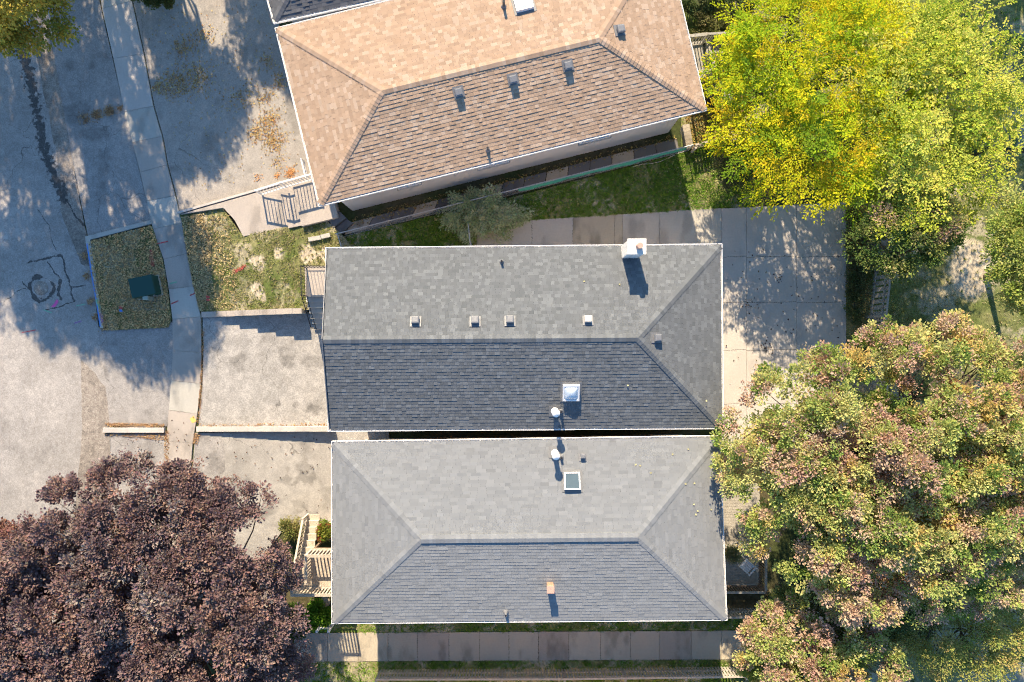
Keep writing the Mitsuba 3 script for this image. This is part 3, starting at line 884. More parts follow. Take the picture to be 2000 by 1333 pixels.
# first grey house: concrete porch and steps with black railings
kp = thing('porch', 'concrete porch with steps down to the sunlit driveway', 'porch')
PZ = 1.2
put(kp + '__landing', prism(WP([(595, 521), (665, 521), (665, 580), (597, 580)], PZ), -0.2, PZ), 'm_concrete_warm')
for i in range(6):
    zt = PZ * (1 - (i + 1) / 7)
    y0, y1 = 580 + i * 10.5, 580 + (i + 1) * 10.5
    a, b = W(598 + i, y0, PZ - .2), W(640 + i * .2, y1, PZ - .2)
    put(kp + '__step', prism([(a[0], a[1] + .01), (a[0], b[1]), (b[0], b[1]), (b[0], a[1] + .01)], -0.2, zt), 'm_concrete_grey')
kr = thing('railing', 'black metal railing round the concrete porch by the gable', 'railing')
a, b, c_, d_ = W(650, 524, PZ), W(599, 524, PZ), W(600, 579, PZ), W(606, 641, PZ)
railing(kr, [a, b, c_], 0.92, 0.15, 'm_black', r=0.008, rail=(0.035, 0.03), post=0.04)
dn = np.array([d_[0], d_[1], 0.15])
railing(kr, [c_, dn], 0.92, 0.16, 'm_black', r=0.008, rail=(0.035, 0.03), post=0.04)

# second grey house: timber front deck
kd = thing('deck', 'pale timber front deck with stairs beside the purple maple', 'deck')
DZ = 1.8
x0, y0 = W(581, 1072, DZ)[:2]
x1, y1 = W(662, 1150, DZ)[:2]
ysp = W(600, 1112, DZ)[1]
xst = W(607, 1100, DZ)[0]
xx = x0
i = 0
while xx < x1:
    top_y = ysp if xx < xst - 0.05 else y0
    put(kd + '__deck_board', MB().add(*box([xx + .068, (top_y + y1) / 2, DZ - .02], [.132, top_y - y1, .04])).mesh(), 'm_wood_pale')
    xx += .14
    i += 1
put(kd + '__frame', MB().add(*box([(x0 + x1) / 2, (ysp + y1) / 2, DZ - .15], [x1 - x0 - .04, ysp - y1 - .04, .2])).add(*box([(xst + x1) / 2, (ysp + y0) / 2, DZ - .15], [x1 - xst - .04, y0 - ysp - .06, .2])).mesh(), 'm_wood_brown')
for px, py in ((x0 + .1, y1 + .1), (x1 - .1, y1 + .1), (xst + .1, y0 - .1), (x0 + .1, ysp - .1)):
    put(kd + '__post', MB().add(*box([px, py, DZ / 2 - .2], [.1, .1, DZ - .1])).mesh(), 'm_wood_brown')
nst = 8
for i in range(nst):
    zt = DZ * (1 - (i + 1) / (nst + 1))
    ya_ = ysp + .27 * i
    put(kd + '__tread', MB().add(*box([(x0 + xst) / 2, ya_ + .14, zt - .02], [xst - x0 - .06, .29, .04])).mesh(), 'm_wood_pale')
    put(kd + '__riser', MB().add(*box([(x0 + xst) / 2, ya_ + .005, zt + .09], [xst - x0 - .08, .02, .16])).mesh(), 'm_wood_pale')
zdk = np.array([0, 0, DZ])
P3 = lambda x, y, z: np.array([x, y, z])
railing(kd, [P3(x0 + .05, ysp - .05, DZ), P3(x0 + .05, y1 + .05, DZ), P3(x1 - .1, y1 + .05, DZ)], 0.98, 0.15, 'm_wood_pale', r=0.034, rail=(0.13, 0.04), post=0.09)
railing(kd, [P3(x1 - .1, y0 - .05, DZ), P3(xst + .05, y0 - .05, DZ), P3(xst + .05, ysp - .35, DZ)], 0.95, 0.15, 'm_wood_pale', r=0.030, rail=(0.13, 0.04), post=0.09)
railing(kd, [P3(x0 + .05, ysp, DZ), P3(x0 + .02, ysp + .27 * nst, 0.1)], 0.95, 0.14, 'm_wood_pale', r=0.02, rail=(0.10, 0.04), post=0.09)

# second grey house: rear deck
kd = thing('deck', 'weathered timber rear deck half under the autumn maple', 'deck')
RZ = 0.6
x0, y1 = W(1400, 1146, RZ)[:2]
x1, y0 = W(1484, 950, RZ)[:2]
yy = y1
while yy < y0:
    put(kd + '__deck_board', MB().add(*box([(x0 + x1) / 2, yy + .068, RZ - .02], [x1 - x0, .132, .04])).mesh(), 'm_wood_grey')
    yy += .14
put(kd + '__frame', MB().add(*box([(x0 + x1) / 2, (y0 + y1) / 2, RZ - .16], [x1 - x0 - .05, y0 - y1 - .05, .2])).mesh(), 'm_wood_brown')
for px, py in ((x0 + .2, y1 + .1), (x1 - .1, y1 + .1), (x1 - .1, (y0 + y1) / 2), (x1 - .1, y0 - .1)):
    put(kd + '__post', MB().add(*box([px, py, .2], [.1, .1, .5])).mesh(), 'm_wood_brown')
railing(kd, [P3(x1 - .05, y1 + 2.0, RZ), P3(x1 - .05, y1 + .05, RZ), P3(x0, y1 + .05, RZ)], 0.95, 0.125, 'm_wood_brown', r=0.02, rail=(0.11, 0.04), post=0.09, top_mat='m_wood_grey')


def chair(key, label, c, rz, mat):
    k = thing(key, label, 'chair')
    ca, sa = math.cos(rz), math.sin(rz)
    M = lambda q: np.array([c[0] + q[0] * ca - q[1] * sa, c[1] + q[0] * sa + q[1] * ca, c[2] + q[2]])

    def b(nm, ce, s):
        v, f = box(ce, s)
        put(k + '__' + nm, (np.array([M(x) for x in v]), f), mat)
    for i in range(5):
        b('seat_slat', [0, -.2 + i * .1, .43], [.52, .085, .025])
    for i in range(5):
        b('back_slat', [-.2 + i * .1, -.27, .72], [.085, .03, .58])
    for s in (-1, 1):
        b('armrest', [s * .3, -.02, .62], [.08, .55, .03])
        for t in (-.22, .2):
            b('leg', [s * .27, t, .21 if t < 0 else .30], [.05, .05, .42 if t < 0 else .60])
    return k


c = W(1452, 1101, RZ)
chair('garden_chair', 'pale plastic slatted chair in the shade on the rear deck', c, 2.4, 'm_white')
# folding clothes airer near it
k = thing('drying_rack', 'white folding drying rack on the sunlit part of the rear deck', 'drying rack')
c = W(1439, 1060, RZ + .4)
for i, (dx, dy) in enumerate(((-.5, -.35), (.08, -.4), (.55, -.3))):
    put(k + '__leg', MB().add(*tube([c + [0, .25, .55], c + [dx, dy, -.4]], .016, 6)).mesh(), 'm_white')
put(k + '__bar', MB().add(*tube([c + [-.1, .24, .56], c + [.5, .1, .5]], .014, 6)).mesh(), 'm_dark_metal')
put(k + '__bar', MB().add(*tube([c + [0, .3, .56], c + [.02, -.35, .45]], .02, 6)).mesh(), 'm_white')

# brown roofed house: rear deck with stairs
kd = thing('deck', 'grey timber rear deck and stairs behind the brown roofed house', 'deck')
BZ = 1.1
q0, q1, q2, q3 = W(1338, 88, BZ), W(1372, 84, BZ), W(1386, 150, BZ), W(1352, 156, BZ)
for i in range(9):
    s, e = i / 9, (i + .93) / 9
    a = [q0 + (q1 - q0) * s, q3 + (q2 - q3) * s, q3 + (q2 - q3) * e, q0 + (q1 - q0) * e]
    put(kd + '__deck_board', prism([x[:2] for x in a], BZ - .04, BZ), 'm_wood_grey')
put(kd + '__frame', prism(Polygon([x[:2] for x in (q0, q1, q2, q3)]).buffer(-.05), BZ - .25, BZ - .045), 'm_wood_brown')
for q in (q1, q2, q0, q3):
    put(kd + '__post', MB().add(*box([q[0], q[1], BZ / 2 - .1], [.1, .1, BZ])).mesh(), 'm_wood_brown')
e1, e2 = W(1440, 78, 0.05), W(1440, 112, 0.05)
railing(kd, [q0, q1], 0.95, 0.13, 'm_wood_grey', r=.02, rail=(.15, .04), post=.1)
railing(kd, [q1, W(1436, 80, .25)], 0.95, 0.13, 'm_wood_grey', r=.02, rail=(.11, .04), post=.1)
railing(kd, [W(1376, 118, BZ), q2, q3], 0.95, 0.13, 'm_wood_grey', r=.02, rail=(.15, .04), post=.1)
railing(kd, [W(1376, 118, BZ), W(1436, 120, .25)], 0.95, 0.13, 'm_wood_grey', r=.02, rail=(.11, .04), post=.1)
for i in range(6):
    f0, f1 = i / 6, (i + 1) / 6
    zt = BZ * (1 - f1)
    a, b = W(1374 + 62 * f0, 85, BZ * .5), W(1374 + 62 * f1, 117, BZ * .5)
    put(kd + '__tread', MB().add(*box([(a[0] + b[0]) / 2, (a[1] + b[1]) / 2, zt + .02], [b[0] - a[0] + .02, a[1] - b[1], .04])).mesh(), 'm_wood_grey')
# dark barbecue cover beside it
k = thing('barbecue', 'covered black barbecue beside the rear corner of the brown roofed house', 'barbecue')
c = W(1390, 190, .4)
m = MB().add(*hexa(np.array([[-.5, -.3, -.4], [.5, -.3, -.4], [.5, .3, -.4], [-.5, .3, -.4]]) + c, np.array([[-.42, -.22, .5], [.42, -.22, .5], [.42, .22, .55], [-.42, .22, .55]]) + c))
m.add(*hexa(np.array([[-.42, -.22, .5], [.42, -.22, .5], [.42, .22, .55], [-.42, .22, .55]]) + c, np.array([[-.3, -.12, .68], [.3, -.12, .68], [.3, .12, .7], [-.3, .12, .7]]) + c))
put(k + '__cover', m.mesh(), 'm_black')
put(k + '__shelf', MB().add(*box(c + [.68, 0, .35], [.34, .4, .03])).mesh(), 'm_galv')


def picket_fence(key, label, pts, h, pw, gap, mat, rail_mat=None, topcap=None, seed=0, sway=0.01):
    k = thing(key, label, 'fence')
    r = np.random.default_rng(seed)
    for a, b in zip(pts[:-1], pts[1:]):
        a, b = np.asarray(a, float), np.asarray(b, float)
        L_ = np.linalg.norm((b - a)[:2])
        d = (b - a) / L_
        rz = math.atan2(d[1], d[0])
        o = np.array([d[1], -d[0], 0])
        np_ = int(L_ / (pw + gap))
        for i in range(np_):
            q = a + d * (i + .5) * L_ / np_
            hh = h + r.uniform(-.02, .02)
            put(k + '__picket', MB().add(*box([q[0], q[1], q[2] + hh / 2 + .04], [pw, .02, hh], rz + r.normal() * sway)).mesh(), mat)
        for zz in (.3, h - .25):
            put(k + '__rail', MB().add(*beam(a + o * .045 + [0, 0, zz], b + o * .045 + [0, 0, zz], .05, .09)).mesh(), rail_mat or mat)
        if topcap:
            put(k + '__cap_rail', MB().add(*beam(a + [0, 0, h + .075], b + [0, 0, h + .075], .09, .035)).mesh(), topcap)
        npo = max(2, int(L_ / 2.4) + 1)
        for i in range(npo):
            q = a + d * L_ * i / (npo - 1)
            put(k + '__post', MB().add(*box([*(q + o * .13)[:2], q[2] + h / 2], [.1, .1, h + .1], rz)).mesh(), rail_mat or mat)
    return k


picket_fence('picket_fence', 'weathered picket fence along the bottom edge below the walkway', [W(742, 1307), W(1100, 1306), W(1560, 1300)], 1.0, .09, .055, 'm_wood_grey', topcap='m_wood_pale', seed=1)
picket_fence('picket_fence', 'weathered picket fence running back from the corner of the second grey house', [W(1240, 1191), W(1500, 1187)], 1.1, .09, .05, 'm_wood_grey', topcap='m_wood_grey', seed=2)
picket_fence('garden_fence', 'grey board fence beyond the concrete pad', [W(1690, 300), W(1712, 480), W(1697, 620), W(1700, 1000)], 1.5, .20, .085, 'm_wood_grey', topcap='m_wood_grey', seed=3)
picket_fence('garden_fence', 'short pale timber fence behind the brown roofed house leading into the trees', [W(1349, 293), W(1420, 276)], 0.8, .12, .03, 'm_wood_pale', topcap='m_wood_pale', seed=4)
picket_fence('gate', 'small white picket gate at the front corner of the second grey house', [W(630, 1212), W(652, 1212)], 1.0, .06, .05, 'm_white', seed=5)

# chain link fence between the brown roofed house and the grass strip
k = thing('chain_link_fence', 'chain link fence with teal privacy strip beside the dark path', 'fence')
fa, fb_, fm = W(668, 464), W(1342, 296), W(1012, 379)
npo = 8
for i in range(npo):
    q = fa + (fb_ - fa) * i / (npo - 1)
    put(k + '__post', MB().add(*tube([q, q + [0, 0, 1.15]], .03, 8)).mesh(), 'm_galv')
up = np.array([0, 0, 1.1])
put(k + '__top_rail', MB().add(*tube([fa + up, (fa + fb_) / 2 + up, fb_ + up], .028, 8)).mesh(), 'm_galv')
put(k + '__bottom_wire', MB().add(*tube([fa + up * .08, fb_ + up * .08], .008, 5)).mesh(), 'm_galv')
d = (fb_ - fa) / np.linalg.norm(fb_ - fa)
m = MB()
Lf = np.linalg.norm(fb_ - fa)
for sgn in (-1, 1):
    s = 0.0
    while s < Lf:
        a = fa + d * s + [0, 0, .1 if sgn > 0 else 1.08]
        e = min(Lf, s + 0.98)
        b = fa + d * e + [0, 0, (.1 + (e - s)) if sgn > 0 else 1.08 - (e - s)]
        m.add(*beam(a, b, .004, .004))
        s += .12
kk = put(k + '__mesh', m.mesh(), 'm_galv')
labels[kk] = {'kind': 'stuff'}
nrm = np.array([d[1], -d[0], 0])
n_ = 24
V, Fq = [], []
rr = np.random.default_rng(4)
f0 = fa + d * np.dot(fm - fa, d)
for i in range(n_ + 1):
    q = f0 + (fb_ - d * .3 - f0) * i / n_
    bul = .03 + .05 * abs(math.sin(i * .9)) + .02 * rr.random()
    V += [q + [0, 0, 1.08] + nrm * .032, q + [0, 0, .95] + nrm * (bul * .5 + .045), q + [0, 0, .78 - .1 * math.sin(i * .5)] + nrm * (bul * .7 + .04)]
for i in range(n_):
    for j in range(2):
        Fq.append([i * 3 + j, i * 3 + j + 1, i * 3 + j + 4, i * 3 + j + 3])
put(k + '__privacy_strip', (np.array(V), np.array(Fq)), 'm_teal', smooth=True)
for (a, b, lb) in ((W(671, 466), W(681, 500), 'first short chain link gate across the grass strip by the gable'), (W(917, 445), W(923, 500), 'second short chain link gate beside the shrub')):
    k = thing('garden_gate', lb, 'gate')
    for q in (a, b):
        put(k + '__post', MB().add(*tube([q, q + [0, 0, 1.2]], .03, 8)).mesh(), 'm_galv')
    for zz in (.12, 1.12):
        put(k + '__rail', MB().add(*tube([a + [0, 0, zz], b + [0, 0, zz]], .024, 8)).mesh(), 'm_galv')
    for i in range(1, 7):
        q = a + (b - a) * i / 7
        put(k + '__bar', MB().add(*tube([q + [0, 0, .12], q + [0, 0, 1.12]], .006, 5)).mesh(), 'm_galv')


# ------------------------------------------------------------------ retaining walls of blocks
def block_wall(key, label, a, b, n, heights, w, mats, z0=-0.1, seed=0, course=0.16):
    k = thing(key, label, 'wall')
    r = np.random.default_rng(seed)
    d = (b - a)
    rz = math.atan2(d[1], d[0])
    L_ = np.linalg.norm(d[:2])
    for i in range(n):
        q = a + d * (i + .5) / n
        h = heights(i / n)
        rows = max(1, int(round((h - z0) / course)))
        for j in range(rows):
            zz = z0 + (h - z0) * (j + .5) / rows
            put(k + '__block', MB().add(*box([q[0], q[1] + r.uniform(-.004, .004), zz], [L_ / n - .008, w + r.uniform(-.01, .01), (h - z0) / rows - .006], rz)).mesh(), mats[(i + j) % len(mats)])
        put(k + '__coping', MB().add(*box([q[0], q[1] + r.uniform(-.004, .004), h + .025], [L_ / n - .008, w + .05, .05], rz)).mesh(), mats[0])
    return k


HS = lambda t: 0.12 + 0.145 * int(t * 6.0)
block_wall('retaining_wall', 'stepped concrete block retaining wall between the front lawn and the driveway', W(396, 615), W(600, 609), 12, HS, 0.22, ['m_concrete_warm', 'm_concrete_grey'], seed=1)
block_wall('retaining_wall', 'low pale concrete wall between the two driveways', W(386, 838), W(655, 836), 12, lambda t: 0.12 + 0.33 * t, 0.2, ['m_concrete_pale', 'm_concrete_warm'], seed=2)
block_wall('retaining_wall', 'short pale concrete kerb between the two aprons', W(204, 840), W(323, 840), 5, lambda t: 0.09, 0.2, ['m_concrete_pale', 'm_concrete_pale'], seed=3)
block_wall('retaining_wall', 'small rough stone wall at the rear end of the dark path', W(1334, 250), W(1342, 294), 6, lambda t: 0.5, 0.3, ['m_stone', 'm_stone'], seed=4)
# ledge stones in the lawn
for a, b, hh_ in (((604, 469), (628, 465), .62), ((629, 464), (646, 460), .64)):
    k = thing('landscape_block', 'grey concrete block lying in the lawn, %s of the pair' % ('left' if a[0] < 620 else 'right'), 'block')
    q = (W(*a, .4) + W(*b, .4)) / 2
    d = W(*b, .4) - W(*a, .4)
    mm = trimesh.creation.box([np.linalg.norm(d), .2, .25])
    mm.apply_transform(trimesh.transformations.rotation_matrix(math.atan2(d[1], d[0]), [0, 0, 1]))
    mm.apply_translation([q[0], q[1], float(lawn_h(q[0], q[1])) + .06])
    put(k + '__body', mm, 'm_concrete_grey')

# ------------------------------------------------------------------ utility boxes on the verge
k = thing('utility_box', 'dark green electrical transformer box on the shaded grass verge', 'utility box')
cx, cy = W(293, 562, 0.0)[:2]
rz = math.radians(12)
put(k + '__plinth', MB().add(*box([cx, cy, .06], [1.25, 1.05, .12], rz)).mesh(), 'm_concrete_old')
bd = trimesh.creation.box([1.12, .92, .58])
put(k + '__body', MB().add(*box([cx, cy, .41], [1.12, .92, .58], rz)).mesh(), 'm_green_box')
ca, sa = math.cos(rz), math.sin(rz)
lid_b = np.array([[-.59, -.49, .70], [.59, -.49, .70], [.59, .49, .70], [-.59, .49, .70]])
lid_t = np.array([[-.57, -.47, .76], [.57, -.47, .76], [.57, .47, .80], [-.57, .47, .80]])
rot = lambda q: np.column_stack([cx + q[:, 0] * ca - q[:, 1] * sa, cy + q[:, 0] * sa + q[:, 1] * ca, q[:, 2]])
put(k + '__lid', hexa(rot(lid_b), rot(lid_t)), 'm_green_box')
q = rot(np.array([[0, -.475, .42]]))[0]
put(k + '__door', MB().add(*box(q, [1.0, .02, .46], rz)).mesh(), 'm_green_box')
q = rot(np.array([[.35, -.5, .45]]))[0]
put(k + '__handle', MB().add(*box(q, [.05, .04, .14], rz)).mesh(), 'm_galv')
k = thing('utility_pedestal', 'small pale grey green cable pedestal just below the green utility box', 'utility box')
c = W(291, 583, .35)
put(k + '__body', MB().add(*hexa(np.array([[-.13, -.1, -.35], [.13, -.1, -.35], [.13, .1, -.35], [-.13, .1, -.35]]) + c, np.array([[-.11, -.085, .3], [.11, -.085, .3], [.11, .085, .3], [-.11, .085, .3]]) + c)).mesh(), 'm_grey_green')
put(k + '__cap', MB().add(*hexa(np.array([[-.14, -.11, .3], [.14, -.11, .3], [.14, .11, .3], [-.14, .11, .3]]) + c, np.array([[-.12, -.09, .36], [.12, -.09, .36], [.12, .09, .36], [-.12, .09, .36]]) + c)).mesh(), 'm_grey_green')
for u, v, m1, m2, lb in ((238, 606, 'm_blue_paint', 'm_red_paint', 'blue and red utility marker flag on the verge'), (408, 585, 'm_red_paint', 'm_red_paint', 'small red utility marker flag on the front lawn')):
    k = thing('marker_flag', lb, 'flag')
    c = W(u, v, .2)
    c[2] = .05 if u < 300 else float(lawn_h(c[0], c[1]))
    put(k + '__stake', MB().add(*tube([c, c + [0, .02, .42]], .006, 6)).mesh(), 'm_galv')
    V = np.array([c + [0, .02, .42], c + [.16, .0, .40], c + [.15, -.10, .33], c + [0, -.09, .34]])
    put(k + '__flag', (np.vstack([V, V + [0, 0, .004]]), BOXF), m1)
    V = V + [-.03, .15, -.05]
    put(k + '__ribbon', (np.vstack([V, V + [0, 0, .004]]), BOXF), m2)
# red paint sprayed on grass blades
rp = np.random.default_rng(12)
for own, pts, zz, lb in (('lawn_001', [(297, 488), (301, 522)], .06, 'red paint sprayed on the verge grass'), ('lawn', [(462, 532), (483, 521)], None, 'red paint sprayed on the front lawn grass')):
    a, b = W(*pts[0]), W(*pts[1])
    N = 170
    q = a + (b - a) * rp.random((N, 1)) + rp.normal(size=(N, 3)) * [.045, .045, 0]
    q[:, 2] = (lawn_h(q[:, 0], q[:, 1]) if zz is None else zz) + .045
    an = rp.uniform(0, 6.28, N)
    d = np.column_stack([np.cos(an), np.sin(an), np.zeros(N)]) * .045
    sd = np.column_stack([-d[:, 1], d[:, 0], np.zeros(N)]) * .3
    v = np.stack([q - sd, q + sd, q + d + [0, 0, .03]], 1).reshape(-1, 3)
    k = put(own + '__paint_mark', (v, np.arange(3 * N).reshape(-1, 3)), 'm_red_paint')
    labels[k] = {'label': lb}

# ------------------------------------------------------------------ planting
def leaf_mesh(pos, axis, nrm, Ln, Wd, col, fold=0.18):
    """Rhombic leaves folded along the midrib."""
    N = len(pos)
    axis = axis / (np.linalg.norm(axis, axis=1, keepdims=True) + 1e-9)
    side = np.cross(nrm, axis)
    side /= np.linalg.norm(side, axis=1, keepdims=True) + 1e-9
    nn = np.cross(axis, side)
    Ln, Wd = np.broadcast_to(Ln, N)[:, None], np.broadcast_to(Wd, N)[:, None]
    v = np.stack([pos - axis * Ln * .5, pos + side * Wd * .5 + nn * Wd * fold + axis * Ln * .05, pos + axis * Ln * .5 - nn * Ln * .06, pos - side * Wd * .5 + nn * Wd * fold + axis * Ln * .05], 1).reshape(-1, 3)
    i = np.arange(N)[:, None] * 4
    f = np.hstack([i, i + 2, i + 1, i, i + 3, i + 2]).reshape(-1, 3)
    return v, f, np.repeat(np.clip(col, .005, .9), 4, 0)


def unit(r, n):
    d = r.normal(size=(n, 3))
    return d / np.linalg.norm(d, axis=1, keepdims=True)


def crown(r, lobes, n_clump, clump_r, per, Ln, Wd, pal, pal_p, low=-0.35, inner=0.3, style='puff', jit=0.10, patch=None, flatten=0.75, bough=None):
    lobes = [(np.array(c, float), np.array(s, float)) for c, s in lobes]
    area = np.array([(s[0] * s[1]) for c, s in lobes])
    area = area / area.sum()
    cen, outd, tip = [], [], []
    while len(cen) < n_clump:
        c, s = lobes[r.choice(len(lobes), p=area)]
        d = unit(r, 1)[0]
        if d[2] < low:
            continue
        rad = r.uniform(.45, .78) if r.random() < inner else r.uniform(.82, 1.04)
        q = c + d * s * rad
        if any(np.linalg.norm((q - c2) / s2) < .62 for c2, s2 in lobes if c2 is not c) and r.random() < .75:
            continue
        cen.append(q)
        o = d / s
        outd.append(o / np.linalg.norm(o))
        tip.append(rad)
    cen, outd = np.array(cen), np.array(outd)
    bough_of = None
    if bough:
        m_, rb = bough
        nb = len(cen)
        bough_of = np.repeat(np.arange(nb), m_)
        d = unit(r, nb * m_) + outd[bough_of] * .9 + [0, 0, .45]
        d /= np.linalg.norm(d, axis=1, keepdims=True)
        rr_ = (rb * r.uniform(.65, 1.3, nb))[bough_of]
        bw = r.choice(len(pal), size=nb, p=pal_p)
        if patch is not None:
            bw = patch(cen, bw, r)
        cen = cen[bough_of] + d * (rr_ * r.uniform(.75, 1.05, nb * m_))[:, None] * [1, 1, .8]
        outd = d
    nc = len(cen)
    which = r.choice(len(pal), size=nc, p=pal_p)
    if bough_of is not None:
        which = np.where(r.random(nc) < .6, bw[bough_of], which)
    elif patch is not None:
        which = patch(cen, which, r)
    pal = np.array(pal)
    idx = np.repeat(np.arange(nc), r.poisson(per, nc))
    N = len(idx)
    cr = (clump_r * r.uniform(.7, 1.3, nc))[idx]
    if style == 'puff':
        d = unit(r, N)
        off = d * (r.random(N) ** .45 * cr)[:, None] * [1, 1, flatten]
        pos = cen[idx] + off
        nrm = d * .5 + outd[idx] * .65 + [0, 0, .4] + r.normal(size=(N, 3)) * .36
        axis = off + r.normal(size=(N, 3)) * .25 * cr[:, None] + outd[idx] * .2
    else:   # sprays: leaflets two by two along a shoot that leaves the crown and droops
        mdir = outd * [1, 1, .35] + r.normal(size=(nc, 3)) * [.4, .4, .15]
        mdir /= np.linalg.norm(mdir, axis=1, keepdims=True)
        lat = np.cross(mdir, [0, 0, 1.0])
        lat /= np.linalg.norm(lat, axis=1, keepdims=True) + 1e-9
        nsh = 10
        tb = (np.arange(nsh) + .5) / nsh
        shoot = r.integers(0, nsh, N)
        sgn = np.where(shoot % 2 == 0, 1.0, -1.0)
        sgn[shoot == nsh - 1] = 0
        tt = tb[shoot]
        sd = mdir[idx] * .8 + lat[idx] * (sgn * .75)[:, None] + np.random.default_rng(5).normal(size=(nc * nsh, 3))[idx * nsh + shoot] * .14
        sd /= np.linalg.norm(sd, axis=1, keepdims=True)
        t = r.random(N) ** .8
        sl = cr * (1.0 - .45 * tt)
        pos = cen[idx] + mdir[idx] * ((tt - .5) * cr * 2.0)[:, None] + sd * (t * sl)[:, None] - np.array([0, 0, 1.0]) * (.25 * (t * .6 + tt * .6) ** 2 * cr)[:, None]
        sidev = np.cross(sd, [0, 0, 1.0])
        sidev /= np.linalg.norm(sidev, axis=1, keepdims=True) + 1e-9
        sg = np.where(r.random(N) < .5, 1, -1)
        axis = sidev * sg[:, None] + sd * .8 + r.normal(size=(N, 3)) * .15
        pos = pos + axis * Ln * .5
        nrm = np.array([0, 0, 1.0]) + r.normal(size=(N, 3)) * .28
    col = pal[which][idx] * (1 + jit * r.normal(size=(N, 1))) * (1 + .06 * r.normal(size=(N, 3)))
    sz = r.uniform(.72, 1.35, nc)[idx]
    return leaf_mesh(pos, axis, nrm, Ln * sz * r.uniform(.7, 1.25, N), Wd * sz * r.uniform(.7, 1.25, N), col), cen


def tree(key, label, base, lobes, trunk_r, fork, n_clump, clump_r, per, Ln, Wd, pal, pal_p, seed, mat='m_leaf', cat='tree', **kw):
    r = np.random.default_rng(seed)
    k = thing(key, label, cat)
    (v, f, c), cen = crown(r, lobes, n_clump, clump_r, per, Ln, Wd, pal, pal_p, **kw)
    b = np.array([base[0], base[1], 0.0])
    fk = b + [0.1, .05, fork]
    tr = MB().add(*tube([b - [0, 0, .2], b + [0, 0, .25], b + [.03, .02, fork * .5], fk], [trunk_r * 1.6, trunk_r * 1.1, trunk_r, trunk_r * .85], 10))
    put(k + '__trunk', tr.mesh(), 'm_bark', smooth=40)
    li = MB()
    nl = []
    for lc, s in lobes:
        lc = np.array(lc, float)
        mid = (fk + lc) / 2 + r.normal(size=3) * .2 + [0, 0, -.2]
        li.add(*tube([fk, mid, lc, lc + [0, 0, s[2] * .5]], [trunk_r * .6, trunk_r * .45, trunk_r * .3, trunk_r * .08], 7))
        nl.append((mid, lc, s))
    sel = r.choice(len(cen), size=min(len(cen), 160), replace=False)
    for i in sel:
        j = int(np.argmin([np.linalg.norm((cen[i] - lc)) for _, lc, _ in nl]))
        st = nl[j][1] * r.uniform(.5, 1) + nl[j][0] * 0
        st = nl[j][0] + (nl[j][1] - nl[j][0]) * r.uniform(.5, 1.0)
        md = (st + cen[i]) / 2 + r.normal(size=3) * .15 - [0, 0, .35]
        li.add(*tube([st, md, cen[i]], [trunk_r * .12 + .008, trunk_r * .07 + .008, .006], 5))
    put(k + '__limbs', li.mesh(), 'm_bark', smooth=40)
    put(k + '__crown', (v, f), mat, c)
    return k


def lobes_of(c, r, n, seed, spread=.55, size=.6, top=.25):
    """A crown of n overlapping lobes inside the ellipsoid (c, r)."""
    g_ = np.random.default_rng(seed)
    c, r = np.array(c, float), np.array(r, float)
    out = [(c, r * [.72, .72, .85])]
    for i in range(n):
        a = 2 * math.pi * (i + .3 * g_.random()) / n
        e = g_.uniform(-.25, .55)
        s = size * g_.uniform(.75, 1.15)
        dd = np.array([math.cos(a) * math.cos(e), math.sin(a) * math.cos(e), math.sin(e)])
        out.append((c + dd * r * (1 - s * .85), r * s * [1, 1, .9]))
    return out


PURPLE = [(0.21, 0.146, 0.140), (0.24, 0.158, 0.144), (0.175, 0.125, 0.128), (0.29, 0.19, 0.160), (0.29, 0.235, 0.215)]
tree('maple_tree', 'dark purple leaved maple covering the bottom left corner', (-15.5, -11.6), lobes_of((-14.9, -11.7, 5.8), (5.9, 6.0, 3.6), 9, 1, size=.6) + [(np.array([-14.6, -7.6, 5.6]), np.array([2.6, 2.2, 2.0])), (np.array([-11.4, -9.6, 5.2]), np.array([1.9, 2.3, 1.9])), (np.array([-11.2, -13.0, 5.0]), np.array([1.9, 2.2, 1.9]))], .3, 2.6,
     460, .30, 58, .11, .085, PURPLE, [.3, .25, .2, .15, .1], 11, 'm_leaf_gloss', inner=.34, bough=(10, .80))
RED = [(0.23, 0.125, 0.105), (0.27, 0.145, 0.11), (0.20, 0.125, 0.115), (0.30, 0.175, 0.125), (0.23, 0.16, 0.145)]
tree('maple_tree', 'rust red leaved maple at the left edge beside the dark purple one', (-22.0, -11.6), lobes_of((-21.2, -12.7, 5.0), (4.6, 4.6, 3.0), 8, 2), .22, 2.2,
     240, .32, 48, .11, .085, RED, [.3, .2, .25, .1, .15], 12, 'm_leaf_gloss', inner=.22, bough=(10, .68))

AUT = [(0.55, 0.54, 0.21), (0.43, 0.48, 0.15), (0.56, 0.38, 0.28), (0.60, 0.45, 0.31), (0.24, 0.33, 0.08), (0.62, 0.48, 0.17)]


def aut_patch(cen, which, r):
    # dye of the leaves: some boughs, more of them in the west, have turned pink
    turned = (np.sin(cen[:, 0] * .9 + 1.0) + np.sin(cen[:, 1] * 1.1) + .5 * r.normal(size=len(cen))) > .7
    which = np.where(turned & (r.random(len(cen)) < .7), r.choice([2, 3], size=len(cen)), which)
    return which


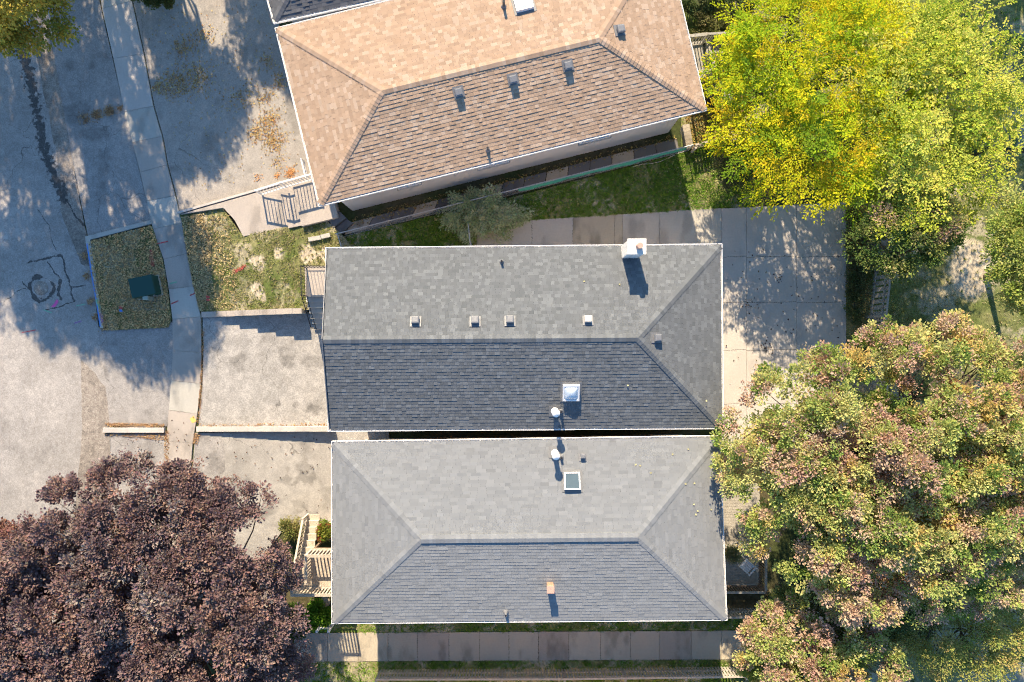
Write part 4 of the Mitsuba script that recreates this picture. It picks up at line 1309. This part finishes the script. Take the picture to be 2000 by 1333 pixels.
tree('maple_tree', 'large maple turning pale green, yellow and pink at the right', (15.4, -4.9), lobes_of((16.6, -5.3, 5.8), (7.2, 5.4, 3.4), 12, 3, size=.56), .32, 2.6,
     540, .31, 56, .105, .08, AUT, [.30, .22, .16, .12, .15, .05], 13, inner=.34, patch=aut_patch, bough=(10, .78))
tree('maple_tree', 'smaller pink and green maple at the bottom right beside the walkway', (12.8, -13.6), lobes_of((12.9, -13.8, 4.3), (3.4, 3.0, 2.2), 6, 4), .16, 1.6,
     150, .30, 42, .11, .085, AUT, [.26, .2, .2, .16, .16, .02], 14, inner=.22, bough=(9, .58))

YEL = [(0.66, 0.63, 0.03), (0.54, 0.60, 0.03), (0.38, 0.50, 0.03), (0.66, 0.53, 0.03), (0.22, 0.34, 0.03)]
tree('locust_tree', 'bright yellow green tree with feathery sprays behind the brown roofed house', (12.4, 10.6), lobes_of((13.3, 11.2, 4.3), (4.2, 5.3, 2.4), 10, 5, size=.5), .24, 2.4,
     460, .80, 210, .115, .05, YEL, [.34, .26, .2, .1, .1], 15, inner=.2, style='spray')
OLIVE = [(0.56, 0.60, 0.10), (0.48, 0.54, 0.07), (0.64, 0.63, 0.13), (0.29, 0.39, 0.05), (0.60, 0.63, 0.13)]
tree('ash_tree', 'tall pale olive green tree at the top right with thin shoots sticking out', (17.4, 9.0), lobes_of((17.7, 9.5, 4.9), (3.4, 4.9, 2.6), 9, 6, size=.5), .22, 2.4,
     360, .75, 150, .11, .065, OLIVE, [.3, .25, .2, .15, .1], 16, inner=.3, style='spray')
GRN = [(0.15, 0.22, 0.06), (0.21, 0.27, 0.075), (0.28, 0.31, 0.09), (0.38, 0.36, 0.15), (0.45, 0.32, 0.22)]
tree('ash_tree', 'mid green tree beside the grey board fence with a few pink tips', (17.8, 3.9), lobes_of((16.9, 4.6, 4.6), (2.3, 1.8, 1.6), 6, 7), .14, 1.8,
     150, .42, 100, .11, .075, GRN, [.32, .3, .2, .12, .06], 17, inner=.3)
tree('ash_tree', 'light green tree at the right edge above the autumn maple', (23.6, 3.2), lobes_of((21.4, 3.8, 6.2), (1.8, 3.0, 1.8), 7, 8), .14, 2.0,
     240, .42, 110, .11, .08, [(0.42, 0.47, 0.12), (0.33, 0.40, 0.09), (0.48, 0.50, 0.17)], [.4, .35, .25], 18, inner=.3)
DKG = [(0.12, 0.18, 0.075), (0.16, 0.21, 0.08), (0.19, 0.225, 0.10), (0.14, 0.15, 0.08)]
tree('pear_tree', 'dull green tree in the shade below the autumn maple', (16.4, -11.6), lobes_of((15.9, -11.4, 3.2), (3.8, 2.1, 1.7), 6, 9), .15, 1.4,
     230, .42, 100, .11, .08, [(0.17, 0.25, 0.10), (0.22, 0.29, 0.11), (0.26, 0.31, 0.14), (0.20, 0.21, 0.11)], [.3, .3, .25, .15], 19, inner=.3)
tree('pear_tree', 'olive brown tree at the bottom right corner by the grey paving', (20.6, -12.2), lobes_of((20.3, -11.8, 3.8), (3.8, 3.2, 2.0), 6, 10), .15, 1.5,
     330, .45, 100, .09, .06, [(0.42, 0.42, 0.12), (0.34, 0.38, 0.11), (0.50, 0.42, 0.16)], [.4, .4, .2], 20, inner=.3)
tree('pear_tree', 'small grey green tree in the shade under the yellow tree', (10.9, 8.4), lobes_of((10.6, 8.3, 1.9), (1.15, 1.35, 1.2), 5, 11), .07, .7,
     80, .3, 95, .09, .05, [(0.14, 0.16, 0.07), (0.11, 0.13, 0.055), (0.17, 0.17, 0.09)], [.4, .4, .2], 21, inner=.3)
rs = np.random.default_rng(61)
for tu, tv in ((1980, 2), (1946, 62), (1997, 110), (1992, 142), (1970, 168), (1983, 196), (1940, 30)):
    a, b = W(tu - 85, tv + 30, 5.6), W(tu, tv, 6.3)
    c1 = (a + b) / 2 + [0, 0, .25]
    tw = MB().add(*tube([a, c1, b], [.02, .014, .005], 5), c=(.12, .10, .07))
    n_ = 90
    t = rs.random(n_)[:, None]
    pos = (1 - t) ** 2 * a + 2 * t * (1 - t) * c1 + t ** 2 * b
    dv = (b - a) / np.linalg.norm(b - a)
    sd = np.cross(dv, [0, 0, 1.0]) * np.where(rs.random(n_) < .5, 1, -1)[:, None]
    ax = sd + dv * .6 + rs.normal(size=(n_, 3)) * .3
    v, f, c_ = leaf_mesh(pos + ax * .06, ax, np.array([0, 0, 1.0]) + rs.normal(size=(n_, 3)) * .3, np.full(n_, .13), np.full(n_, .075), np.array(OLIVE)[rs.integers(0, 5, n_)])
    tw.add(v, f, c_)
    tw.put('ash_tree__shoot', 'm_leaf')
# trees above the frame: the top left one reaches into the picture and all of them shade the street
GOLD = [(0.55, 0.44, 0.08), (0.45, 0.38, 0.08), (0.30, 0.30, 0.07), (0.62, 0.48, 0.09)]
tree('street_tree', 'golden olive street tree reaching into the top left corner', (-22.6, 17.6), lobes_of((-20.6, 14.6, 7.6), (3.9, 3.0, 3.4), 9, 12) + [(np.array([-19.9, 13.5, 6.4]), np.array([2.0, 1.8, 1.5])), (np.array([-21.0, 13.2, 6.8]), np.array([1.9, 1.7, 1.5]))], .25, 3.6,
     480, .6, 120, .13, .085, GOLD, [.3, .3, .25, .15], 22, inner=.3)
tree('street_tree', 'second street tree beyond the top left corner, shading the street', (-25.6, 17.8), lobes_of((-25.8, 17.9, 8.4), (3.4, 3.6, 4.2), 8, 13), .24, 3.6,
     260, .6, 100, .15, .10, GOLD, [.3, .3, .25, .15], 23, inner=.3)
tree('street_tree', 'broad street tree above the frame, shading the top of the sidewalk', (-21.2, 24.6), lobes_of((-21.2, 24.6, 7.6), (3.4, 4.8, 3.6), 9, 24), .22, 3.4,
     290, .6, 110, .15, .10, GOLD, [.3, .3, .25, .15], 44, inner=.3)
tree('street_tree', 'third street tree far above the top left corner', (-27.6, 26.5), lobes_of((-27.6, 26.5, 8.2), (4.2, 4.6, 4.0), 8, 33), .24, 3.6,
     280, .6, 100, .15, .10, GOLD, [.3, .3, .25, .15], 53, inner=.3)
tree('street_tree', 'street tree above the frame, shading the brown house driveway', (-17.6, 22.8), lobes_of((-17.6, 22.8, 7.0), (2.4, 2.6, 3.4), 7, 14), .16, 3.2,
     230, .5, 100, .14, .09, GOLD, [.3, .3, .25, .15], 24, inner=.3)
tree('street_tree', 'slender tree above the frame beside the dark roofed house', (-14.0, 28.2), lobes_of((-14.0, 28.2, 7.4), (2.0, 2.2, 4.0), 6, 15), .15, 3.2,
     190, .5, 100, .14, .09, GOLD, [.3, .3, .25, .15], 25, inner=.3)
tree('street_tree', 'tree above the top right corner, shading the back gardens', (24.5, 22.5), lobes_of((24.5, 22.5, 6.5), (5.0, 4.5, 3.8), 8, 16), .22, 2.8,
     300, .6, 90, .15, .10, OLIVE, [.3, .25, .2, .15, .1], 26, inner=.3)


def bush(key, label, u, v, z, r3, n, seed, pal, per=90, Ln=.08, Wd=.05, style='puff', cr=.24, cat='shrub'):
    c = W(u, v, z)
    c[2] = z
    k = thing(key, label, cat)
    r = np.random.default_rng(seed)
    lb_ = lobes_of(c, r3, 5, seed, size=.55)
    (vv, f, col), cen = crown(r, lb_, n, cr, per, Ln, Wd, pal, np.ones(len(pal)) / len(pal), low=-.6, inner=.35, style=style)
    st = MB()
    b = np.array([c[0], c[1], 0])
    for i in r.choice(len(cen), size=min(len(cen), 22), replace=False):
        st.add(*tube([b + [r.normal() * .05, r.normal() * .05, 0], (b + cen[i]) / 2 + r.normal(size=3) * .05, cen[i]], [.018, .012, .005], 5))
    put(k + '__stems', st.mesh(), 'm_bark')
    put(k + '__foliage', (vv, f), 'm_leaf', col)
    return k


bush('shrub', 'spiky grey green juniper between the dark path and the concrete walkway', 943, 419, .75, (1.7, .9, .8), 150, 31, [(0.42, 0.50, 0.27), (0.52, 0.58, 0.36), (0.32, 0.40, 0.20), (0.46, 0.50, 0.30)], 120, .13, .035, 'spray', .40)
bush('shrub', 'bright green leafy shrub at the front corner of the second grey house', 622, 1201, .5, (.65, .72, .55), 60, 32, [(0.16, 0.32, 0.035), (0.22, 0.38, 0.05), (0.12, 0.25, 0.03)], 70, .12, .08)
bush('flower_bush', 'yellow green flowering plant with red blooms beside the pale deck', 633, 1037, .6, (.42, .42, .4), 36, 33, [(0.28, 0.33, 0.06), (0.33, 0.34, 0.10), (0.20, 0.28, 0.05), (0.40, 0.09, 0.06)], 60, .09, .06)
bush('shrub', 'pale straw coloured plant at the foot of the deck stairs', 571, 1033, .5, (.5, .55, .45), 42, 34, [(0.36, 0.33, 0.14), (0.28, 0.28, 0.10), (0.20, 0.24, 0.07)], 60, .10, .05)
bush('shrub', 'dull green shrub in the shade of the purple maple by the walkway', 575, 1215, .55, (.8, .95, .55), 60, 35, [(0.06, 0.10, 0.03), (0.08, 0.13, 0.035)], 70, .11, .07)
bush('hedge', 'sunlit olive green shrub above the rear deck of the brown roofed house', 1392, 50, .9, (1.1, .8, .9), 80, 36, [(0.19, 0.20, 0.07), (0.15, 0.17, 0.05), (0.24, 0.23, 0.10)], 80, .09, .05)
bush('hedge', 'dark green shrub at the top edge beside the brown roof', 1372, 4, 1.0, (1.0, .9, 1.0), 70, 37, DKG, 80, .10, .06)
bush('hedge', 'second dark shrub at the top edge under the yellow tree', 1440, 12, 1.0, (.9, .8, 1.0), 60, 38, DKG, 80, .10, .06)
bush('shrub', 'green bush overhanging the top edge of the brown house driveway', 302, -18, 1.0, (1.1, .8, .8), 70, 39, [(0.10, 0.13, 0.04), (0.14, 0.15, 0.05)], 80, .10, .06)
bush('shrub', 'green bush at the foot of the grey board fence', 1672, 455, .35, (.5, 1.4, .4), 60, 40, [(0.25, 0.22, 0.09), (0.15, 0.16, 0.05), (0.20, 0.19, 0.07)], 60, .08, .05)
bush('shrub', 'shaded weeds between the concrete pad and the grey board fence', 1672, 570, .25, (.5, 1.6, .3), 70, 41, DKG, 60, .08, .05)
bush('potted_plant', 'pale potted plant on the rear deck by the roof edge', 1430, 1084, 1.15, (.32, .38, .3), 26, 42, [(0.24, 0.28, 0.14), (0.30, 0.32, 0.18)], 55, .08, .05, cat='plant')
k = 'potted_plant'
c = W(1430, 1084, 1.15)
put(k + '__pot', MB().add(*tube([[c[0], c[1], RZ], [c[0], c[1], RZ + .32]], [.14, .19], 16)).mesh(), 'm_terracotta', smooth=30)

# planter box of the flowers, flat stones
k = thing('planter_box', 'pale timber planter box under the flowering plant', 'planter')
a, b = W(616, 1024, .3), W(662, 1053, .3)
for ce, s in (([(a[0] + b[0]) / 2, a[1], .2], [b[0] - a[0], .06, .4]), ([(a[0] + b[0]) / 2, b[1], .2], [b[0] - a[0], .06, .4]), ([a[0], (a[1] + b[1]) / 2, .2], [.06, a[1] - b[1] - .06, .4])):
    put(k + '__side', MB().add(*box(ce, s)).mesh(), 'm_wood_pale')
put(k + '__soil', MB().add(*box([(a[0] + b[0]) / 2, (a[1] + b[1]) / 2, .15], [b[0] - a[0] - .08, a[1] - b[1] - .08, .3])).mesh(), 'm_soil')
k = thing('stepping_stone', 'round grey stepping stone below the front deck', 'stone')
c = W(635, 1176)
put(k + '__top', trimesh.creation.cylinder(.26, .08, sections=28).apply_translation([c[0], c[1], .03]), 'm_stone')


# ------------------------------------------------------------------ grass blades and fallen leaves
def inside_px(poly, n, r):
    from shapely import contains_xy
    pg = poly if hasattr(poly, 'bounds') else Polygon(WP(poly)).buffer(0)
    x0, y0, x1, y1 = pg.bounds
    out = np.zeros((0, 2))
    while len(out) < n:
        q = np.column_stack([r.uniform(x0, x1, n), r.uniform(y0, y1, n)])
        out = np.vstack([out, q[contains_xy(pg, q[:, 0], q[:, 1])]])
    return out[:n]


def blades(label, idx, dens, pal, h, seed, bare=True):
    pg, hf = lawns[idx]
    r = np.random.default_rng(seed)
    n = int(pg.area * dens)
    q = inside_px(pg, n, r)
    # clumps: keep more where slow noise is high
    cell = np.sin(q[:, 0] * 2.1 + seed) * np.sin(q[:, 1] * 1.7) + np.sin(q[:, 0] * 5.3) * np.sin(q[:, 1] * 4.7 + seed) * .6
    from math import pi as _pi
    q = q[(cell + r.normal(size=len(q)) * .5) > (-.1 if idx < 2 else -.5)]
    for bx, by, br in BARE:
        q = q[(np.hypot(q[:, 0] - bx, q[:, 1] - by) + r.normal(size=len(q)) * .10) > br * .95]
    N = len(q)
    hz = hf(q[:, 0], q[:, 1])
    a = r.uniform(0, 2 * np.pi, N)
    d = np.column_stack([np.cos(a), np.sin(a), np.zeros(N)])
    hh_ = h * r.uniform(.5, 1.3, N)
    b = np.column_stack([q, hz - .01])
    lean = d * (hh_ * r.uniform(.5, 1.5, N))[:, None]
    s = np.column_stack([-d[:, 1], d[:, 0], np.zeros(N)]) * (.010 + .008 * r.random(N))[:, None]
    v = np.stack([b - s, b + s, b + lean + np.column_stack([np.zeros((N, 2)), hh_])], 1).reshape(-1, 3)
    f = np.arange(3 * N).reshape(-1, 3)
    pal = np.array(pal)
    c = pal[r.integers(0, len(pal), N)] * (1 + .2 * r.normal(size=(N, 1)))
    # coarser tufts of several long blades
    nt, nbl = int(pg.area * dens * .018), 14
    tc = np.repeat(inside_px(pg, nt, r), nbl, 0)
    tcol = np.repeat(pal[r.integers(0, len(pal), nt)] * r.uniform(.55, 1.25, (nt, 1)), nbl, 0)
    a = r.uniform(0, 2 * np.pi, nt * nbl)
    d = np.column_stack([np.cos(a), np.sin(a), np.zeros(nt * nbl)])
    ht = h * r.uniform(1.0, 2.2, nt * nbl)
    b = np.column_stack([tc, hf(tc[:, 0], tc[:, 1]) - .01])
    sd_ = np.column_stack([-d[:, 1], d[:, 0], np.zeros(nt * nbl)]) * .014
    v2 = np.stack([b - sd_, b + sd_, b + d * (ht * r.uniform(.5, 1.2, nt * nbl))[:, None] + np.column_stack([np.zeros((nt * nbl, 2)), ht])], 1).reshape(-1, 3)
    v = np.vstack([v, v2])
    f = np.arange(len(v)).reshape(-1, 3)
    c = np.vstack([c, tcol])
    k = put('grass', (v, f), 'm_blade', np.repeat(np.clip(c, .01, .6), 3, 0))
    lab(k, label, 'grass', kind='stuff')


GP = [(0.29, 0.32, 0.10), (0.35, 0.36, 0.14), (0.46, 0.42, 0.22), (0.22, 0.28, 0.07), (0.52, 0.46, 0.28)]
GD = [(0.18, 0.33, 0.045), (0.23, 0.36, 0.06), (0.14, 0.27, 0.035)]
blades('short sunlit turf of the front lawn of the first grey house', 0, 1500, GP + [(0.30, 0.27, 0.14)], .06, 1)
blades('thin turf of the verge round the green utility box', 1, 450, GP, .045, 2)
blades('dark turf of the strip between the houses', 2, 1500, GD, .07, 3)
blades('turf of the narrow strip under the south eave', 3, 900, GD, .07, 4)
blades('turf of the strip below the bottom walkway', 4, 700, GD, .08, 5)
blades('turf of the back garden lawn at the right', 5, 130, GP, .09, 6)
blades('turf of the garden behind the brown roofed house', 6, 110, GD, .09, 7)
blades('turf of the shaded garden at the bottom right', 7, 130, GP, .09, 8)

LIT = [(0.50, 0.36, 0.13), (0.42, 0.27, 0.10), (0.56, 0.44, 0.20), (0.30, 0.19, 0.09), (0.48, 0.24, 0.09)]
PALE = [(0.52, 0.40, 0.21), (0.45, 0.33, 0.16), (0.36, 0.25, 0.12), (0.57, 0.47, 0.25)]
DARK = [(0.09, 0.06, 0.05), (0.13, 0.08, 0.06), (0.07, 0.05, 0.045)]


def litter(label, pts, pal, seed, zf, size=.07, tilt=.35):
    r = np.random.default_rng(seed)
    N = len(pts)
    z = zf(pts[:, 0], pts[:, 1]) if callable(zf) else np.full(N, zf)
    pos = np.column_stack([pts, z + size * .16 + r.random(N) * size * .35])
    nrm = np.array([0, 0, 1.0]) + r.normal(size=(N, 3)) * tilt
    a = r.uniform(0, 6.283, N)
    axis = np.column_stack([np.cos(a), np.sin(a), r.normal(size=N) * .2])
    pal = np.array(pal)
    col = pal[r.integers(0, len(pal), N)] * (1 + .15 * r.normal(size=(N, 1)))
    Ln = size * r.uniform(.6, 1.35, N)
    v, f, c = leaf_mesh(pos, axis, nrm, Ln, Ln * r.uniform(.55, .85, N), col, fold=.22)
    k = put('fallen_leaves', (v, f), 'm_litter', c)
    lab(k, label, 'leaves', kind='stuff')


def heaps(centres, r):
    """Scatter round several heaps: (u, v, radius px, count)."""
    out = []
    for u, v, ra, n in centres:
        c = W(u, v)[:2]
        rr_ = ra * HC / F
        o = r.normal(size=(n, 2)) * rr_ * [.55, .55]
        out.append(c + o)
    return np.vstack(out)


r = np.random.default_rng(90)
litter('yellow fallen leaves drifted on the brown house driveway', np.vstack([heaps([(515, 245, 26, 260), (535, 275, 22, 330), (500, 265, 14, 120), (530, 230, 16, 120), (548, 160, 14, 110), (520, 190, 20, 140), (545, 318, 16, 60), (470, 190, 30, 150), (385, 150, 30, 380), (345, 165, 28, 380), (360, 90, 26, 220), (400, 70, 22, 140), (310, 170, 14, 140), (520, 120, 18, 90)], r), inside_px([(270, 10), (525, 10), (590, 330), (370, 380)], 500, r)]), LIT, 91, .016, .075)
litter('orange fallen leaves heaped at the corner of the white railing', heaps([(568, 338, 9, 150), (541, 344, 6, 40), (505, 346, 10, 25)], r), [(0.62, 0.30, 0.12), (0.66, 0.38, 0.17), (0.5, 0.26, 0.1)], 92, .016, .075)
bl = lawns[1][0]
litter('dense dry leaves on the verge round the green utility box', inside_px(bl, 7600, r), [(0.62, 0.40, 0.17), (0.52, 0.31, 0.12), (0.70, 0.50, 0.26), (0.32, 0.19, 0.09), (0.60, 0.45, 0.22)], 93, .085, .078, .5)
q = np.vstack([inside_px([(356, 425), (395, 418), (415, 470), (412, 560), (400, 608), (390, 606), (380, 560), (368, 500)], 2600, r), inside_px([(395, 418), (450, 420), (470, 600), (400, 608)], 700, r)])
litter('pale dry leaves along the sidewalk edge of the front lawn', q, PALE, 94, lambda X, Y: lawn_h(X, Y) + .05, .08, .5)
litter('dry leaves caught along the kerb and the low walls', np.vstack([heaps([(165, 500, 7, 60), (170, 540, 7, 70), (178, 590, 7, 80), (186, 620, 6, 60), (205, 640, 8, 60), (190, 225, 9, 220), (215, 218, 9, 240), (168, 233, 12, 120), (235, 214, 6, 60)], r), inside_px([(206, 826), (322, 828), (322, 834), (206, 833)], 420, r), inside_px([(206, 845), (325, 845), (330, 862), (280, 856), (206, 850)], 330, r), inside_px([(322, 840), (332, 840), (330, 900), (322, 895)], 120, r), inside_px([(379, 846), (392, 848), (386, 868), (378, 866)], 110, r), inside_px([(388, 828), (640, 826), (640, 832), (388, 834)], 160, r), inside_px([(396, 640), (400, 640), (394, 800), (388, 830), (385, 828), (392, 740)], 240, r)]), [(0.40, 0.24, 0.12), (0.32, 0.17, 0.08), (0.48, 0.33, 0.17), (0.25, 0.15, 0.09)], 95, .03, .07)
litter('scattered dark leaves on the second driveway and the aprons', np.vstack([inside_px([(385, 850), (645, 850), (645, 1015), (560, 1020), (400, 930)], 60, r), inside_px([(217, 850), (325, 850), (320, 900), (217, 920)], 26, r), inside_px([(340, 800), (385, 810), (372, 890), (325, 880)], 14, r)]), DARK + [(0.2, 0.1, 0.06)], 96, .045, .085)
litter('dark fallen leaves scattered on the concrete pad', np.vstack([inside_px([(1415, 490), (1645, 480), (1645, 690), (1480, 730), (1415, 770)], 95, r), heaps([(1500, 680, 14, 26), (1465, 598, 9, 16), (1520, 545, 6, 8)], r)]), DARK + [(0.16, 0.12, 0.06)], 97, .06, .085)
litter('yellow leaves in the dark grass strip between the houses', np.vstack([inside_px([(1000, 395), (1330, 310), (1470, 275), (1470, 400), (1200, 418), (1000, 430)], 800, r), inside_px([(1300, 320), (1470, 280), (1470, 402), (1340, 408)], 500, r), inside_px([(680, 470), (920, 410), (925, 480), (680, 485)], 60, r)]), [(0.45, 0.42, 0.20), (0.36, 0.30, 0.12), (0.5, 0.45, 0.25)], 98, .05, .065, .5)
litter('brown and yellow leaf litter behind the brown roofed house', np.vstack([inside_px([(1336, 222), (1400, 200), (1420, 280), (1345, 292)], 1500, r), inside_px([(1400, 160), (1470, 200), (1470, 275), (1405, 285)], 700, r), inside_px([(690, 425), (1320, 262), (1322, 275), (690, 445)], 900, r)]), [(0.34, 0.25, 0.07), (0.26, 0.16, 0.06), (0.42, 0.34, 0.10), (0.18, 0.11, 0.05)], 99, .05, .075, .5)
litter('golden leaf litter between the concrete pad and the grey fence', np.vstack([inside_px([(1654, 402), (1700, 402), (1700, 510), (1654, 530)], 1600, r), inside_px([(1654, 500), (1700, 500), (1700, 660), (1654, 660)], 300, r)]), [(0.46, 0.33, 0.12), (0.36, 0.24, 0.09), (0.52, 0.42, 0.2)], 100, .05, .075, .5)
litter('pale leaves in the grass strips beside the bottom walkway', np.vstack([inside_px([(640, 1222), (1450, 1216), (1450, 1230), (640, 1236)], 60, r), inside_px([(640, 1294), (1450, 1292), (1450, 1312), (640, 1312)], 120, r)]), [(0.42, 0.40, 0.25), (0.36, 0.28, 0.15)], 101, .06, .07, .5)
litter('leaf litter in the shaded garden at the bottom right', inside_px([(1480, 1150), (2000, 1080), (2000, 1333), (1500, 1333)], 1500, r), [(0.28, 0.24, 0.10), (0.20, 0.15, 0.07), (0.3, 0.28, 0.14)], 102, .06, .08, .5)
# single leaves lying on the grey roofs
pts = []
for hh, sd, lst in ((h2, 'N', [(1241, 908), (1250, 910), (1271, 924), (1344, 878), (1313, 888)]), (h2, 'E', [(1338, 945), (1355, 944), (1362, 998), (1358, 1005), (1388, 995), (1354, 985)]), (h1, 'S', [(1226, 752), (1379, 782)]), (h1, 'N', [(1210, 557), (1141, 551)])):
    for u, v in lst:
        pts.append(hh.on(sd, u, v)[0] + hh.on(sd, u, v)[3] * .05)
pts = np.array(pts)
rr2 = np.random.default_rng(8)
v_, f_, c_ = leaf_mesh(pts, np.column_stack([rr2.normal(size=(len(pts), 2)), np.zeros(len(pts))]), np.tile([0, .1, 1.0], (len(pts), 1)), np.full(len(pts), .10), np.full(len(pts), .08), np.array([(0.55, 0.5, 0.25)] * len(pts)) * rr2.uniform(.7, 1.2, (len(pts), 1)))
k = put('fallen_leaves', (v_, f_), 'm_litter', c_)
lab(k, 'few yellow leaves lying on the grey roofs', 'leaves', kind='stuff')
# neighbour's grey paving at the bottom right corner
struct('paving', prism(WP([(1945, 1296), (2120, 1285), (2120, 1420), (1930, 1420)]), -0.1, 0.06), 'm_concrete_old', label='grey paving at the bottom right corner')

k = thing('garden_hose', 'thin pale hose lying in the grass beside the teal fence strip', 'hose')
hp = [W(u, v, .07) for u, v in ((1236, 326), (1254, 321), (1272, 320), (1290, 316), (1306, 309), (1318, 303))]
put(k + '__tube', MB().add(*tube(hp, .018, 7)).mesh(), 'm_cream', smooth=40)
